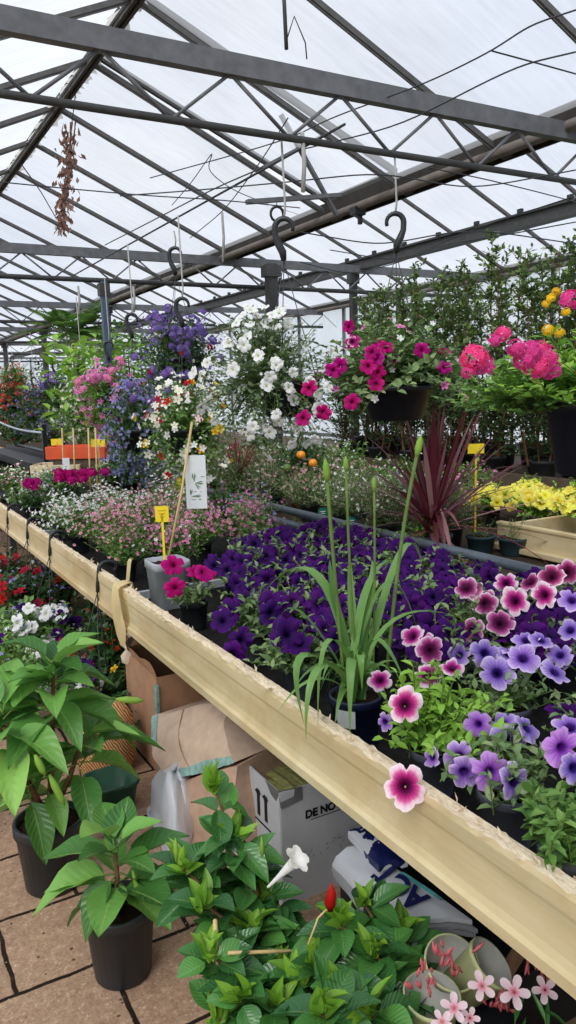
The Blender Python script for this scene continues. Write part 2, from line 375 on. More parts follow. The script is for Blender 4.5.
# ------------------------------------------------------------------ templates
def T_leaf(nl, nw, fold=.2, droop=.2, shape=.8, wave=0.0, tipw=0.0):
    V = []; U = []; m = 2 * nw + 1
    for i in range(nl + 1):
        y = i / nl; w = .5 * math.sin(PI * (y ** shape)) ** .85 if 0 < y < 1 else 0
        w = max(w, .02 if y == 0 else tipw)
        for j in range(m):
            u = (j - nw) / nw
            V.append([u * w, y - .12 * droop * y * y, fold * abs(u) * w - droop * y * y + wave * abs(u) * math.sin(y * 14)])
            U.append([.5 + u * .5, y])
    F = [[i * m + j, i * m + j + 1, (i + 1) * m + j + 1, (i + 1) * m + j] for i in range(nl) for j in range(m - 1)]
    return np.array(V), np.array(F), np.array(U)
T_S = (np.array([[0, 0, 0], [.5, .5, .06], [0, 1, -.1], [0, .5, -.04], [-.5, .5, .06]]), np.array([[0, 1, 2, 3], [0, 3, 2, 4]]), np.array([[.5, 0], [1, .5], [.5, 1], [.5, .5], [0, .5]]))
T_M = T_leaf(3, 1, .3, .18)
T_B = [T_leaf(8, 2, .35, d, .8, .02) for d in (.12, .3, .5)]
def T_flower(petals, cup=.2, notch=.5, rings=2, per=3, inner=.08):
    """flat little flower: petals as lobes, uv.y from the centre out"""
    a = np.arange(petals * per * 2) * 2 * PI / (petals * per * 2); n = len(a)
    lob = 1 - notch * (1 - np.abs(np.cos(a * petals / 2))) ** 1.2
    V = []; U = []
    for i, r in enumerate(np.linspace(inner, 1, rings + 1)):
        f = 1 + (lob - 1) * (i / rings)
        V.append(np.stack([r * f * np.cos(a), r * f * np.sin(a), cup * r * r * np.ones(n)], 1)); U.append(np.stack([a / 2 / PI, np.full(n, r)], 1))
    V = np.concatenate(V); U = np.concatenate(U)
    F = [[i * n + k, i * n + (k + 1) % n, (i + 1) * n + (k + 1) % n, (i + 1) * n + k] for i in range(rings) for k in range(n)]
    return V, np.array(F), U
T_STAR5 = T_flower(5, .25, .55, 1, 1)
T_STAR4 = T_flower(5, .15, .5, 2, 2)
def petunia_mesh(name, mat, seed, petal_depth=.1, ruffle=.05, ns=40):
    rg = np.random.default_rng(seed); a = np.arange(ns) * 2 * PI / ns
    ph = rg.uniform(0, 6, 4); amp = rg.uniform(.6, 1.5, 2) * ruffle; dp = rg.uniform(.6, 1.4, 5); lp = rg.uniform(-1, 1, 5)
    rs = [.05, .08, .15, .28, .5, .72, .9, 1.0]; zs = [-.95, -.45, -.2, -.06, .02, .05, .04, 0.0]
    V = []; U = []
    for r, z in zip(rs, zs):
        k = max(0, r - .15) / .85
        f = 1 - k ** 1.5 * (petal_depth * (1 - np.abs(np.cos(a * 2.5))) ** 2.2 * dp[((a * 5 / 2 / PI + .5) % 5).astype(int)] - .07 * lp[((a * 5 / 2 / PI) % 5).astype(int)]) + .06 * k * np.sin(a * 2 + ph[0]) + .02 * k * np.sin(a * 13 + ph[1])
        zz = z + k * k * (amp[0] * np.sin(a * 5 + ph[1]) + amp[1] * np.sin(a * 8 + ph[2]) + .16 * np.sin(a + ph[3]) + .12 * np.sin(2 * a + ph[0]) - .06) - .13 * k * (1 - np.abs(np.cos(a * 2.5))) ** 2
        V.append(np.stack([r * f * np.cos(a), r * f * np.sin(a), zz], 1)); U.append(np.stack([a / 2 / PI, np.full(ns, r)], 1))
    m = MB(); n = ns
    m.add(np.concatenate(V), [[i * n + k, i * n + (k + 1) % n, (i + 1) * n + (k + 1) % n, (i + 1) * n + k] for i in range(len(rs) - 1) for k in range(n)], np.concatenate(U))
    return m.mesh(name, mat)
PET = {k: [petunia_mesh('petunia_flower', P[k], i * 7 + 1, .30, .075) for i in range(6)] for k in ('purple', 'violet', 'orchid', 'picotee', 'plum', 'magenta', 'white', 'yellow')}
def star_mesh(mat, T=None, cup=.2):
    m = MB(); T = T or T_STAR4; m.add(T[0], T[1], T[2]); return m.mesh('small_flower', mat)
T_PINW = T_flower(5, .12, .72, 3, 4)
STAR = {k: star_mesh(P[k]) for k in P}
STAR['palepink'] = star_mesh(P['palepink'], T_PINW)
def cluster_mesh(mat, seed, n=64, fl=.25):
    rg = np.random.default_rng(seed); m = MB(); d = rg.normal(size=(n, 3)); d[:, 2] = np.abs(d[:, 2]) * .9 + .25
    d /= np.linalg.norm(d, axis=1)[:, None]
    y = np.cross(d, rg.normal(size=(n, 3))); tv = T_STAR4
    m.leaves(tv, d * np.array([.9, .9, .6]), y, d, fl, fl); return m.mesh('flower_cluster', mat)
CLUS = {k: [cluster_mesh(P[k], i) for i in range(2)] for k in ('hot', 'pink', 'magenta', 'lilac', 'blue', 'red', 'coral', 'viola')}

# ------------------------------------------------------------------ plant building blocks
def rdirs(rg, n, e0, e1):
    az = rg.uniform(0, 2 * PI, n); el = np.radians(rg.uniform(e0, e1, n))
    return np.stack([np.cos(az) * np.cos(el), np.sin(az) * np.cos(el), np.sin(el)], 1)
def shoots(mb, rg, K, length, elev=(10, 85), droop=.15, nleaf=9, L=.03, W=.016, T=T_S, base=(0, 0, 0), br=.02, start=.15, stem_r=.0015, smi=1, rosette=0, ang=.75):
    """leafy shoots from one root; returns their tips (pos, dir)"""
    D = rdirs(rg, K, *elev); ln = length * rg.uniform(.65, 1.1, K)
    b = np.array(base) + np.stack([rg.normal(0, br, K), rg.normal(0, br, K), np.zeros(K)], 1)
    t = np.linspace(start, 1, nleaf)[None, :, None] + rg.uniform(-.03, .03, (K, nleaf, 1))
    dr = np.array([0, 0, -1.]) * droop
    p = b[:, None] + (D[:, None] * t + dr * t * t) * ln[:, None, None]
    tan = D[:, None] + 2 * dr * t; tan /= np.linalg.norm(tan, axis=2)[..., None]
    side = rdirs(rg, K * nleaf, -30, 60).reshape(K, nleaf, 3)
    y = tan * (1 - ang) + side * ang; z = tan * .5 + np.array([0, 0, .8]) + .35 * rg.normal(size=(K, nleaf, 3))
    Ls = L * rg.uniform(.6, 1.2, (K, nleaf)) * (1 - .25 * np.linspace(0, 1, nleaf)[None])
    mb.leaves(T, p.reshape(-1, 3), y.reshape(-1, 3), z.reshape(-1, 3), Ls.ravel(), Ls.ravel() * W / L)
    if stem_r:
        for i in range(K):
            tt = np.linspace(0, 1, 4)[:, None]
            mb.tube(b[i] + (D[i] * tt + dr * tt * tt) * ln[i], stem_r, 3, smi, False)
    e = b + (D + dr) * ln[:, None]; td = D + 2 * dr; td = td / np.linalg.norm(td, axis=1)[:, None]
    if rosette:
        for i in range(K):
            rd = rdirs(rg, rosette, 10, 60); mb.leaves(T, np.repeat(e[i:i + 1], rosette, 0), rd + td[i] * .4, td[i] + np.array([0, 0, .5]), L * .8, W * .8)
    return e, td
def pot(parent, r, h, mat, name='pot', soil=True, seg=28, z0=0.0, sq=None, taper=.78):
    m = MB(); rr = r * taper
    m.lathe([(0, 0), (rr * .92, 0), (rr, .008), (r * .94, h * .84), (r, h * .85), (r * 1.0, h * .97), (r * .985, h), (r * .9, h), (r * .87, h * .86), (r * .8, h * .5)], seg, (0, 0, z0), 0, sq)
    o = m.build(name, mat, parent, True)
    if soil:
        s = MB(); rg = np.random.default_rng(int(r * 1e4)); a = np.arange(seg) * 2 * PI / seg; ca, sa = np.cos(a), np.sin(a)
        if sq: k = (np.abs(ca) ** sq + np.abs(sa) ** sq) ** (-1 / sq); ca, sa = ca * k, sa * k
        V = [[0, 0, z0 + h * .93]]
        for f in (.3, .6, .88): V += [[r * f * ca[k], r * f * sa[k], z0 + h * .9 + rg.uniform(-.006, .006)] for k in range(seg)]
        F = [[0, 1 + k, 1 + (k + 1) % seg, -1] for k in range(seg)]
        for q in range(2): F += [[1 + q * seg + k, 1 + (q + 1) * seg + k, 1 + (q + 1) * seg + (k + 1) % seg, 1 + q * seg + (k + 1) % seg] for k in range(seg)]
        s.add(V, F); s.build('soil', G['soil'], parent, True)
    return o
BENCH = .66

# ================================================================== SETTING
m = MB(); m.box((0, 11, -.05), (17, 40, .1)); tag(m.build('floor', G['floor']), 'sandy brown concrete paver floor with dark joints', 'floor', None, 'structure')
bpy.data.objects['floor'].location = (0, 0, 0)
XR, ZR, HW, ZG = 1.7, 3.89, 2.0, 3.0
Y0, Y1 = -7.0, 30.0
TY = [-1.36, 3.165, 7.7, 12.2, 16.7, 21.2, 25.7]
bars_y = [3.72 + .965 * k for k in range(-11, 28)]
side_word = {-1: 'left', 1: 'right'}
bay_word = {-1: 'second bay left of the camera', 0: 'bay over the plant bench', 1: 'bay over the tall hedge shrubs', -2: 'outermost bay'}
vent_y = (4.685, 5.65)
for k in (-2, -1, 0, 1):
    xr = XR + 4 * k
    for sd in (-1, 1):
        xe = xr + sd * HW; m = MB()
        segs = [(Y0, Y1)] if not (k == 0 and sd == 1) else [(Y0, vent_y[0]), (vent_y[1], Y1)]
        for a, b in segs:
            m.add([[xr, a, ZR + .03], [xe, a, ZG + .03], [xe, b, ZG + .03], [xr, b, ZR + .03]], [[0, 1, 2, 3]])
        c = m.build('ceiling', G['roof']); tag(c, f'whitewashed translucent {side_word[sd]} roof slope of the {bay_word[k]}', 'roof', None, 'structure')
        if k >= -1:
            for y in bars_y:
                b = MB(); b.bar((xr, y, ZR), (xe, y, ZG), .022, .032); b.bar((xr, y, ZR - .022), (xe, y, ZG - .022), .009, .018)
                b.build('glazing_bar', G['bar'], c)
    if k >= -1:
        rr = MB(); rr.bar((xr, Y0, ZR - .01), (xr, Y1, ZR - .01), .07, .05); rr.bar((xr - .02, Y0, ZR - .045), (xr - .02, Y1, ZR - .045), .02, .03); rr.bar((xr + .02, Y0, ZR - .045), (xr + .02, Y1, ZR - .045), .02, .03)
        ro = rr.build('ridge_beam', G['dark_steel']); tag(ro, f'dark steel ridge beam along the peak of the {bay_word[k]}', 'ridge beam', None, 'structure')
        rg = np.random.default_rng(5 + k); n = 260
        ys = np.linspace(.5, 14, n)
        for sd in (-1, 1):
            s = MB(); w = rg.uniform(.01, .06, n) * (rg.random(n) > .25) + .005
            Pn = np.array([[[xr + sd * (.03 + q), y, ZR - .012 - q * .445] for q in (0, wi)] for y, wi in zip(ys, w)])
            s.grid(Pn); s.build('sealant', G['sealant'], ro)
# open roof vent over the bench
v = thing('roof_vent', 'roof vent sash raised at its lower edge, brighter gap beside it', 'roof vent', (XR, vent_y[0], ZR), None, 0, 'structure')
dx, dz = HW * .96, -.76
m = MB(); m.add([[.03, .02, .04], [dx, .02, dz], [dx, .945, dz], [.03, .945, .04]], [[0, 1, 2, 3]]); m.build('pane', G['roof'], v)
m = MB()
for a, b in (((.03, .02, .04), (dx, .02, dz)), ((.03, .945, .04), (dx, .945, dz)), ((dx, .02, dz), (dx, .945, dz)), ((.03, .02, .04), (.03, .945, .04))): m.bar(a, b, .03, .04)
m.build('sash_frame', G['dark_steel'], v)
m = MB(); m.bar((1.25, .5, -.32), (1.72, .5, -.98), .04, .02); m.bar((1.05, .5, -.72), (1.6, .5, -.42), .04, .02); m.bar((.95, .5, -.95), (1.75, .5, -.83), .05, .03); m.build('opening_arm', G['steel'], v)

for k in (-1, 0, 1):
    xg = 3.7 + 4 * k
    m = MB(); m.box((xg, (Y0 + Y1) / 2, 3.06), (.17, Y1 - Y0, .035)); m.box((xg - .085, (Y0 + Y1) / 2, 3.05), (.02, Y1 - Y0, .12)); m.box((xg + .085, (Y0 + Y1) / 2, 3.05), (.02, Y1 - Y0, .12))
    g = m.build('gutter_beam', G['gutter']); tag(g, {-1: 'gutter beam over the aisle, out of sight on the left', 0: 'broad dark gutter beam running past the hanging baskets', 1: 'gutter beam behind the tall hedge shrubs'}[k], 'gutter', None, 'structure')
    m = MB(); m.tube([(xg - .1, Y0, 2.985), (xg - .1, Y1, 2.985)], .032, 10); m.build('condensation_pipe', G['gutter_pipe'], g, True)
m = MB(); y = (Y0 + Y1) / 2
m.box((5.43, y, 3.03), (.05, Y1 - Y0, .10)); m.box((5.43, y, 3.085), (.11, Y1 - Y0, .02)); m.box((5.43, y, 2.975), (.11, Y1 - Y0, .02))
g = m.build('screen_beam', G['dark_steel']); tag(g, 'dark steel beam running above the tall hedge shrubs', 'beam', None, 'structure')
m = MB()
for yy in np.arange(3, 14, .55): m.box((5.38, yy, 3.11), (.03, .05, .035))
m.build('clip', G['black'], g)
for i, y in enumerate(TY):
    where = ['behind the camera', 'nearest, above the white and magenta baskets', 'second from the front, behind the black basket hooks', 'third from the front', 'fourth from the front', 'fifth from the front', 'last before the end wall'][i]
    t = thing('roof_truss', f'grey lattice truss across the house, {where}', 'truss', (0, y, 0), None, 0, 'structure')
    m = MB(); m.box((-.3, 0, 2.965), (16, .05, .088)); m.build('top_chord', G['steel'], t)
    m = MB(); m.tube([(-8.3, 0, 2.71), (7.7, 0, 2.71)], .017 if i < 2 else .024, 8); m.build('bottom_chord', G['dark_steel'], t, True)
    for q in range(-4, 13):
        xt = 1.0 + .56 * q
        for x2 in (xt - .28, xt + .28):
            b = MB(); b.tube([(xt + (x2 - xt) * .03, 0, 2.925), (x2, 0, 2.71)], .0085, 6); b.build('brace', G['steel'], t, True)
def post(x, y, z, w, mat, label):
    m = MB(); m.box((0, 0, z / 2), (w, w, z)); o = m.build('post', mat, None, False, (x, y, 0), .004)
    tag(o, label, 'post', None, 'structure')
    b = MB(); b.box((0, 0, z - .08), (w * 1.6, w * 1.3, .12)); b.build('bracket', G['dark_steel'], o)
post(4.15, 7.6, 2.95, .11, G['dark_steel'], 'square dark steel post under the gutter, behind the white basket')
post(2.32, 7.7, 2.7, .065, G['blue_post'], 'blue grey painted post left of the purple hanging basket')
post(5.43, 7.9, 2.97, .075, G['dark_steel'], 'dark post between the white basket and the hedge shrubs')
for y, w in ((12.2, 'far square post beside the fern'), (16.7, 'slim post left of the fern, far down the house'), (21.2, 'slim post at the far left end')):
    post(3.7, y, 3.0, .1, G['dark_steel'], w)
for nm, V, lb in (('wall_right', [(7.7, Y0), (7.7, Y1)], 'hazy glazed side wall behind the tall hedge shrubs'), ('wall_left', [(-8.3, Y0), (-8.3, Y1)], 'hazy glazed side wall far left of the aisle'), ('wall_back', [(-8.3, Y1), (7.7, Y1)], 'pale glazed end wall far down the house'), ('wall_front', [(-8.3, Y0), (7.7, Y0)], 'glazed end wall behind the camera')):
    (xa, ya), (xb, yb) = V
    m = MB(); m.add([[xa, ya, 0], [xb, yb, 0], [xb, yb, 3.05], [xa, ya, 3.05]], [[0, 1, 2, 3]])
    w = m.build(nm, G['glass_wall']); tag(w, lb, 'wall', None, 'structure')
    n = int(math.hypot(xb - xa, yb - ya) / 1.5); mm = MB()
    for i in range(n + 1):
        f = i / n; x, y = xa + (xb - xa) * f, ya + (yb - ya) * f; mm.box((x, y, 1.52), (.05, .05, 3.05))
    mm.bar((xa, ya, .75), (xb, yb, .75), .05, .06); mm.bar((xa, ya, 3.02), (xb, yb, 3.02), .06, .06); mm.build('glazing_frame', G['steel'], w)

# ------------------------------------------------------------------ plant benches
def board_mesh(x0, ya, yb, ztop, zbot, seed, step=.02, th=.034):
    """front board: bevelled face, lip along the bottom, splintered top"""
    rg = np.random.default_rng(seed); ys = np.arange(ya, yb, step); n = len(ys)
    prof = [(.045, zbot + .004), (.0, zbot), (-.012, zbot + .004), (-.013, zbot + .028), (-.004, zbot + .034), (.0, zbot + .05), (.001, zbot + .09), (.0, ztop - .05), (-.003, ztop - .040), (-.003, ztop - .012), (0, ztop)]
    Pf = np.array([[[x0 + px + .0015 * math.sin(y * 3 + pz * 9), y, pz + .002 * math.sin(y * 2.1)] for px, pz in prof] for y in ys])
    Pf[:, -1, 2] += rg.normal(0, .0022, n); Pf[:, -1, 0] += rg.normal(0, .002, n)
    a = MB().grid(Pf.transpose(1, 0, 2)[::-1])
    e = MB(); up = np.array([[[x0 + f * th, y, ztop + (.003 + h * .0035) * (1 if 0 < j < 5 else 0)] for j, (f, h) in enumerate(zip(np.linspace(0, 1, 6), rg.normal(0, 1, 6)))] for y in ys])
    up[:, 0] = Pf[:, -1]
    dn = np.stack([up[:, -1], up[:, -1] * [1, 1, 0] + [0, 0, zbot + .004]], 1)
    e.grid(up.transpose(1, 0, 2)); b = MB().grid(dn.transpose(1, 0, 2))
    for y in rg.uniform(ya, yb, int((yb - ya) * 22)):                 # splinters
        s = rg.uniform(.006, .022); d = np.array([rg.normal(0, .5), rg.normal(0, 1), rg.uniform(.2, 1)])
        e.leaves(T_S, [[x0 + rg.uniform(0, th), y, ztop]], d, rg.normal(size=3), s * 1.4, s * .5)
    return a, e, b
bench = thing('plant_bench', 'long plant bench with a splintered cream front board along the aisle', 'bench', (0, 0, 0))
for ya, yb, x0, sd, dz in ((-.6, 2.99, .918, 3, 0), (2.96, 14.5, .93, 4, -.004)):
    a, e, b = board_mesh(x0, ya, yb, .80 + dz, .628 + dz, sd)
    o = a.build('front_board', G['board'], bench, False)
    e.build('splintered_edge', G['edge'], o, True); b.build('board_back', G['board'], o)
m = MB(); m.box((1.76, 6.9, BENCH - .02), (1.54, 15.2, .04)); m.build('bench_top', plain('black_ground_cloth', srgb(34, 33, 33), .9, .1, 0, .4, 40), bench)
m = MB(); m.tube([(2.55, -.6, .785), (2.55, 5.6, .785)], .026, 12); m.tube([(2.55, 5.6, .785), (2.55, 14.5, .78)], .024, 10)
m.box((2.56, 6.9, .69), (.02, 15.2, .05)); m.build('back_rail', G['rail'], bench, True)
for y in (.2, 3.9, 5.9, 7.9, 9.9, 11.9):
    for x in (1.3, 2.4):
        m = MB(); m.box((x, y, .31), (.06, .06, .62)); m.build('leg', G['dark_steel'], bench)
for y in (3.28, 5.2): m = MB(); m.box((1.76, y, .70), (1.5, .025, .035)); m.build('divider', G['pot_stone'], bench)
# film strip wrapped over the board joint
m = MB(); cl = [(.975, .70), (.985, .76), (.975, .812), (.95, .814), (.915, .81), (.903, .80), (.896, .73), (.898, .655), (.896, .60), (.90, .56)]
yw = [(3.10, 3.15), (3.10, 3.15), (3.10, 3.15), (3.08, 3.15), (3.06, 3.14), (3.05, 3.13), (3.01, 3.14), (2.98, 3.15), (2.99, 3.12), (3.02, 3.07)]
m.grid([[(x + .004 * math.sin(j * 3 + i), a + (b - a) * j / 4, z) for j in range(5)] for i, ((x, z), (a, b)) in enumerate(zip(cl, yw))])
m.grid([[(.96 + .012 * i + .008 * math.sin(j * 2.2), 3.10 + .022 * i + .05 * j / 4 * (1 - abs(i - 3) / 5), .81 + .022 * i - .008 * max(0, i - 3) ** 2) for j in range(5)] for i in range(6)])
o = m.build('film_strip', G['film'], None, True); tag(o, 'torn beige film strip wrapped over the joint in the cream board', 'film strip')
# bench behind
b2 = thing('plant_bench', 'second bench behind the grey rail, carrying the cordyline and yellow petunias', 'bench', (0, 0, 0))
m = MB(); m.box((3.5, 10.4, BENCH - .03), (1.7, 22, .04)); m.build('bench_top', plain('brown_cloth', srgb(70, 60, 50), .9, .1, 0, .4, 40), b2)
for y in np.arange(.3, 14, 1.9):
    for x in (2.8, 4.2):
        m = MB(); m.box((x, y, .31), (.06, .06, .61)); m.build('leg', G['dark_steel'], b2)
b3 = thing('plant_bench', 'low dark timber staging under the hedge shrubs', 'bench', (0, 0, 0))
m = MB(); m.box((5.5, 7, .80), (1.9, 15, .05)); m.build('bench_top', G['timber'], b3); m = MB(); m.box((4.5, 7, .82), (.05, 15, .16)); m.build('front_plank', G['timber'], b3)
for y in np.arange(.3, 14, 1.9):
    for x in (4.7, 6.3):
        m = MB(); m.box((x, y, .39), (.06, .06, .775)); m.build('leg', G['dark_steel'], b3)
# timber planter with yellow petunias
pl = thing('timber_planter', 'cream timber planter box on the second bench, in front of the yellow petunias', 'planter', (0, 0, 0))
def plank(c, s, nm='plank'): m = MB(); m.box(c, s); return m.build(nm, G['board'], pl, False, (0, 0, 0), .004)
plank((3.2, 2.25, .738), (.03, 1.9, .135)); plank((3.18, 2.25, .682), (.07, 1.95, .03)); plank((3.2, 2.25, .812), (.045, 1.93, .018))
plank((3.62, 3.2, .735), (.86, .03, .13)); plank((4.05, 2.25, .735), (.03, 1.9, .13)); plank((3.62, 1.3, .735), (.86, .03, .13))

# ------------------------------------------------------------------ petunias
def petunia(loc, kind, label, nf, seed, r=.058, h=.115, potmat='pot_grey', group=None, spread=.15, fsize=.036, K=26, rise=.13, leaf='lf_pet', el=(18, 82), fe=(15, 80), extra=None, trail=0.0, kinds2=None, cat='petunia', bias=None, nup=.5):
    rg = np.random.default_rng(seed)
    t = thing('potted_petunia', label, cat, loc, group)
    pot(t, r, h, G[potmat])
    m = MB(); e, td = shoots(m, rg, K, spread * 1.1, el, .12 + trail, 12, .042, .02, T_M, (0, 0, h * .92), r * .45, .1, .0018, 1)
    shoots(m, rg, int(K * nup) + 4, spread * (.7 if nup else .45), (30, 90), .05, 7, .036, .018, T_M, (0, 0, h * .92), r * .5, .2, .0015, 1)
    m.build('foliage', [G[leaf], G['stem']], t, True)
    D = rdirs(rg, nf, *fe)
    if bias is not None: D = D + np.array(bias) * .6; D /= np.linalg.norm(D, axis=1)[:, None]
    for i in range(nf):
        d = D[i]; kk = kind if not kinds2 or rg.random() < .6 else kinds2
        p = np.array([d[0] * spread * rg.uniform(.75, 1.05), d[1] * spread * rg.uniform(.75, 1.05), h + rise * (.25 + .75 * d[2]) * rg.uniform(.75, 1.1) - trail * .1])
        f = d * .8 + np.array([-.25, -.45, .35]) + rg.normal(0, .25, 3)
        put('flower', PET[kk][rg.integers(6)], t, p, f, fsize * rg.uniform(.85, 1.12), rg.uniform(0, 6))
    for p, f, s, kk in (extra or []):
        put('flower', PET[kk][rg.integers(6)], t, np.array(p) - np.array(loc), f, s, rg.uniform(0, 6))
    return t
ordn = ['first', 'second', 'third', 'fourth', 'fifth', 'sixth', 'seventh', 'eighth', 'ninth']
purple_rows = [(1.40, [1.02, 1.66, 2.0, 2.32, 2.66, 3.0], 'row behind the front pots'), (1.70, [1.52, 2.08, 2.4, 2.72, 3.05, 3.36], 'middle row'), (2.0, [1.42, 1.72, 2.02, 2.34, 2.66, 2.98, 3.3, 3.62], 'row before the back one'), (2.25, [1.78, 2.08, 2.4, 2.72, 3.04, 3.36, 3.68], 'back row along the rail')]
sd = 100
for x, ys, nm in purple_rows:
    for i, y in enumerate(ys):
        sd += 1
        petunia((x + .02 * math.sin(sd * 5), y + .02 * math.cos(sd * 3), BENCH), 'purple', f'deep purple petunia, {nm}, {ordn[i]} from the right', 17, sd, potmat='pot_black', group='deep purple petunias on the bench', spread=.18, fsize=.044, h=.115 if x < 1.8 else .085, rise=.12 if x < 1.8 else .10, el=(18, 82) if x < 1.8 else (8, 50), nup=.5 if x < 1.8 else .0)
petunia((1.12, 1.95, BENCH), 'purple', 'deep purple petunia against the cream board, left of the strappy lily', 6, 201, group='deep purple petunias on the bench', spread=.16, fsize=.044, K=34, extra=[(at(222, 620, Y=2.22), (-.5, -.6, .6), .045, 'purple'), (at(240, 640, Y=2.15), (-.5, -.7, .3), .045, 'purple'), (at(232, 655, Y=2.12), (-.6, -.6, .1), .045, 'purple'), (at(287, 634, Y=1.88), (-.3, -.8, .5), .05, 'purple')])
petunia((1.16, 2.34, BENCH), 'purple', 'deep purple petunia against the cream board, next to the magenta one', 7, 209, group='deep purple petunias on the bench', spread=.15, fsize=.046, K=30)
petunia((1.13, 2.8, BENCH), 'magenta', 'magenta petunia in a black pot against the cream board', 3, 202, potmat='pot_black', spread=.11, fsize=.04, K=14, extra=[(at(173, 565, Y=2.72), (-.5, -.8, .4), .042, 'magenta'), (at(175, 588, Y=2.68), (-.4, -.9, .1), .04, 'magenta'), (at(203, 572, Y=2.7), (.3, -.8, .4), .035, 'magenta')])
CAMD = lambda p, j=(0, 0, 0): tuple(_n(EYE - np.array(p)) + np.array(j))
def fl(px, py, X, s, kk, j=(0, 0, 0)):
    p = at(px, py, X=X); h = .30 if px not in (405,) else .06
    j = np.array(j) + h * np.array([math.sin(px * 1.7 + py), math.sin(px * .9 + 2), math.sin(py * 1.3)]); return (p, CAMD(p, j), s, kk)
petunia((1.10, 1.30, BENCH), 'picotee', 'white edged magenta petunia with one bloom hanging over the cream board', 0, 203, spread=.19, K=46, leaf='lf_fresh', rise=.14, el=(30, 88),
        extra=[fl(405, 705, .975, .039, 'picotee', (.1, 0, .1)), fl(405, 786, .885, .044, 'picotee', (0, -.1, .12)), fl(428, 675, 1.12, .034, 'picotee', (0, .2, .9)), fl(452, 668, 1.16, .03, 'picotee', (.5, .2, .6)), fl(412, 636, 1.2, .034, 'picotee', (-.3, .2, .8)), fl(430, 650, 1.2, .036, 'plum', (.3, .1, .1)), fl(380, 680, 1.08, .03, 'picotee', (-.5, .2, .9)), fl(385, 722, 1.02, .022, 'violet', (-.6, 0, -.5)), fl(424, 640, 1.25, .03, 'picotee', (.2, .3, .9))])
petunia((1.72, 1.80, BENCH + .02), 'plum', 'plum petunia with pale petal edges, behind the veined violet petunias', 5, 204, spread=.17, fsize=.037, K=16, kinds2='picotee', rise=.17,
        extra=[fl(470, 590, 1.75, .044, 'plum', (0, 0, .2)), fl(484, 602, 1.74, .044, 'plum', (0, .1, .8)), fl(515, 601, 1.66, .044, 'picotee', (0, 0, 0)), fl(544, 595, 1.7, .04, 'picotee', (0, 0, 0)), fl(551, 576, 1.8, .044, 'plum', (.2, 0, .3)), fl(500, 623, 1.6, .044, 'plum', (0, .1, .6)), fl(472, 630, 1.62, .04, 'plum', (-.3, 0, .6)), fl(568, 572, 1.85, .04, 'plum', (.4, 0, .2)), fl(506, 583, 1.85, .04, 'picotee', (0, .2, .9)), fl(530, 582, 1.9, .036, 'plum', (-.3, .2, .9))])
petunia((1.09, 1.06, BENCH), 'violet', 'veined violet petunia in a dark grey pot against the cream board', 0, 205, spread=.12, rise=.12, K=30, el=(50, 88), r=.062, h=.125,
        extra=[fl(459, 757, 1.05, .034, 'violet'), fl(464, 772, 1.02, .034, 'violet', (-.2, 0, -.3)), fl(490, 772, 1.03, .038, 'orchid', (.1, 0, 0)), fl(514, 781, 1.04, .037, 'violet', (.4, 0, 0)), fl(507, 740, 1.12, .036, 'violet', (.1, 0, .1)), fl(502, 723, 1.18, .036, 'violet', (.4, .3, .9)), fl(478, 724, 1.12, .03, 'orchid', (-.8, .2, .5)), fl(432, 757, 1.0, .024, 'violet', (-1, .3, .1)), fl(527, 728, 1.15, .032, 'violet', (.8, .3, .5))])
petunia((1.05, .86, BENCH), 'violet', 'bushy petunia with few violet blooms in a dark grey pot at the right edge', 0, 206, spread=.10, K=44, leaf='lf_mid', r=.064, h=.125, el=(55, 88),
        extra=[fl(562, 748, 1.06, .036, 'orchid', (.1, 0, 0)), fl(574, 768, 1.04, .03, 'violet', (.5, 0, 0)), fl(570, 727, 1.12, .034, 'violet', (.2, .2, .8))])
petunia((1.42, 1.38, BENCH), 'violet', 'veined violet petunia in the second row, behind the white edged petunia', 2, 207, spread=.15, fsize=.036, K=16, kinds2='orchid',
        extra=[fl(485, 653, 1.42, .042, 'violet', (-.1, 0, .3)), fl(523, 658, 1.4, .044, 'violet', (.1, 0, .1)), fl(497, 673, 1.33, .044, 'violet', (.1, 0, 0)), fl(459, 655, 1.4, .034, 'violet', (-.6, .3, .6)), fl(526, 640, 1.5, .036, 'violet', (-.3, .3, .9)), fl(555, 672, 1.38, .036, 'violet', (.5, .2, .6)), fl(541, 640, 1.52, .034, 'violet', (.2, .3, .8))])
petunia((1.72, 1.28, BENCH), 'violet', 'veined violet petunia at the right edge, behind the bushy one', 2, 208, spread=.16, fsize=.036, kinds2='orchid',
        extra=[fl(572, 600, 1.75, .04, 'violet', (.1, 0, 0)), fl(570, 630, 1.6, .036, 'violet', (-.3, .2, .6)), fl(560, 655, 1.55, .034, 'violet', (.2, .2, .8))])

# ------------------------------------------------------------------ strappy lily
rg = np.random.default_rng(31)
lily_loc = (1.09, 1.60, BENCH)
t = thing('potted_lily', 'strappy green lily with tall budded stalks in a navy pot with a white label', 'lily', lily_loc)
pot(t, .072, .145, G['pot_navy'])
def blade(mb, base, dirn, L, W, droop, n=9, mi=0, fold=.25):
    d = np.array(dirn, float); tt = np.linspace(0, 1, n)
    p = np.array(base) + (d * tt[:, None] + np.array([0, 0, -droop]) * (tt ** 2.2)[:, None]) * L
    hx = _n(np.cross(d, (0, 0, 1)) if abs(d[2]) < .98 * np.linalg.norm(d) else np.array([1., 0, 0]))
    w = W / 2 * np.clip(1.15 - tt ** 3 * 1.15, .03, 1) * np.clip(.5 + tt * 3, 0, 1)
    T = np.gradient(p, axis=0); N = np.cross(hx, T); N /= np.linalg.norm(N, axis=1)[:, None] + 1e-9
    Pg = np.stack([p - hx * w[:, None] + N * (w * fold)[:, None], p, p + hx * w[:, None] + N * (w * fold)[:, None]], 1)
    mb.grid(Pg, mi, np.stack([np.tile([0, .5, 1], n), np.repeat(tt, 3)], 1))
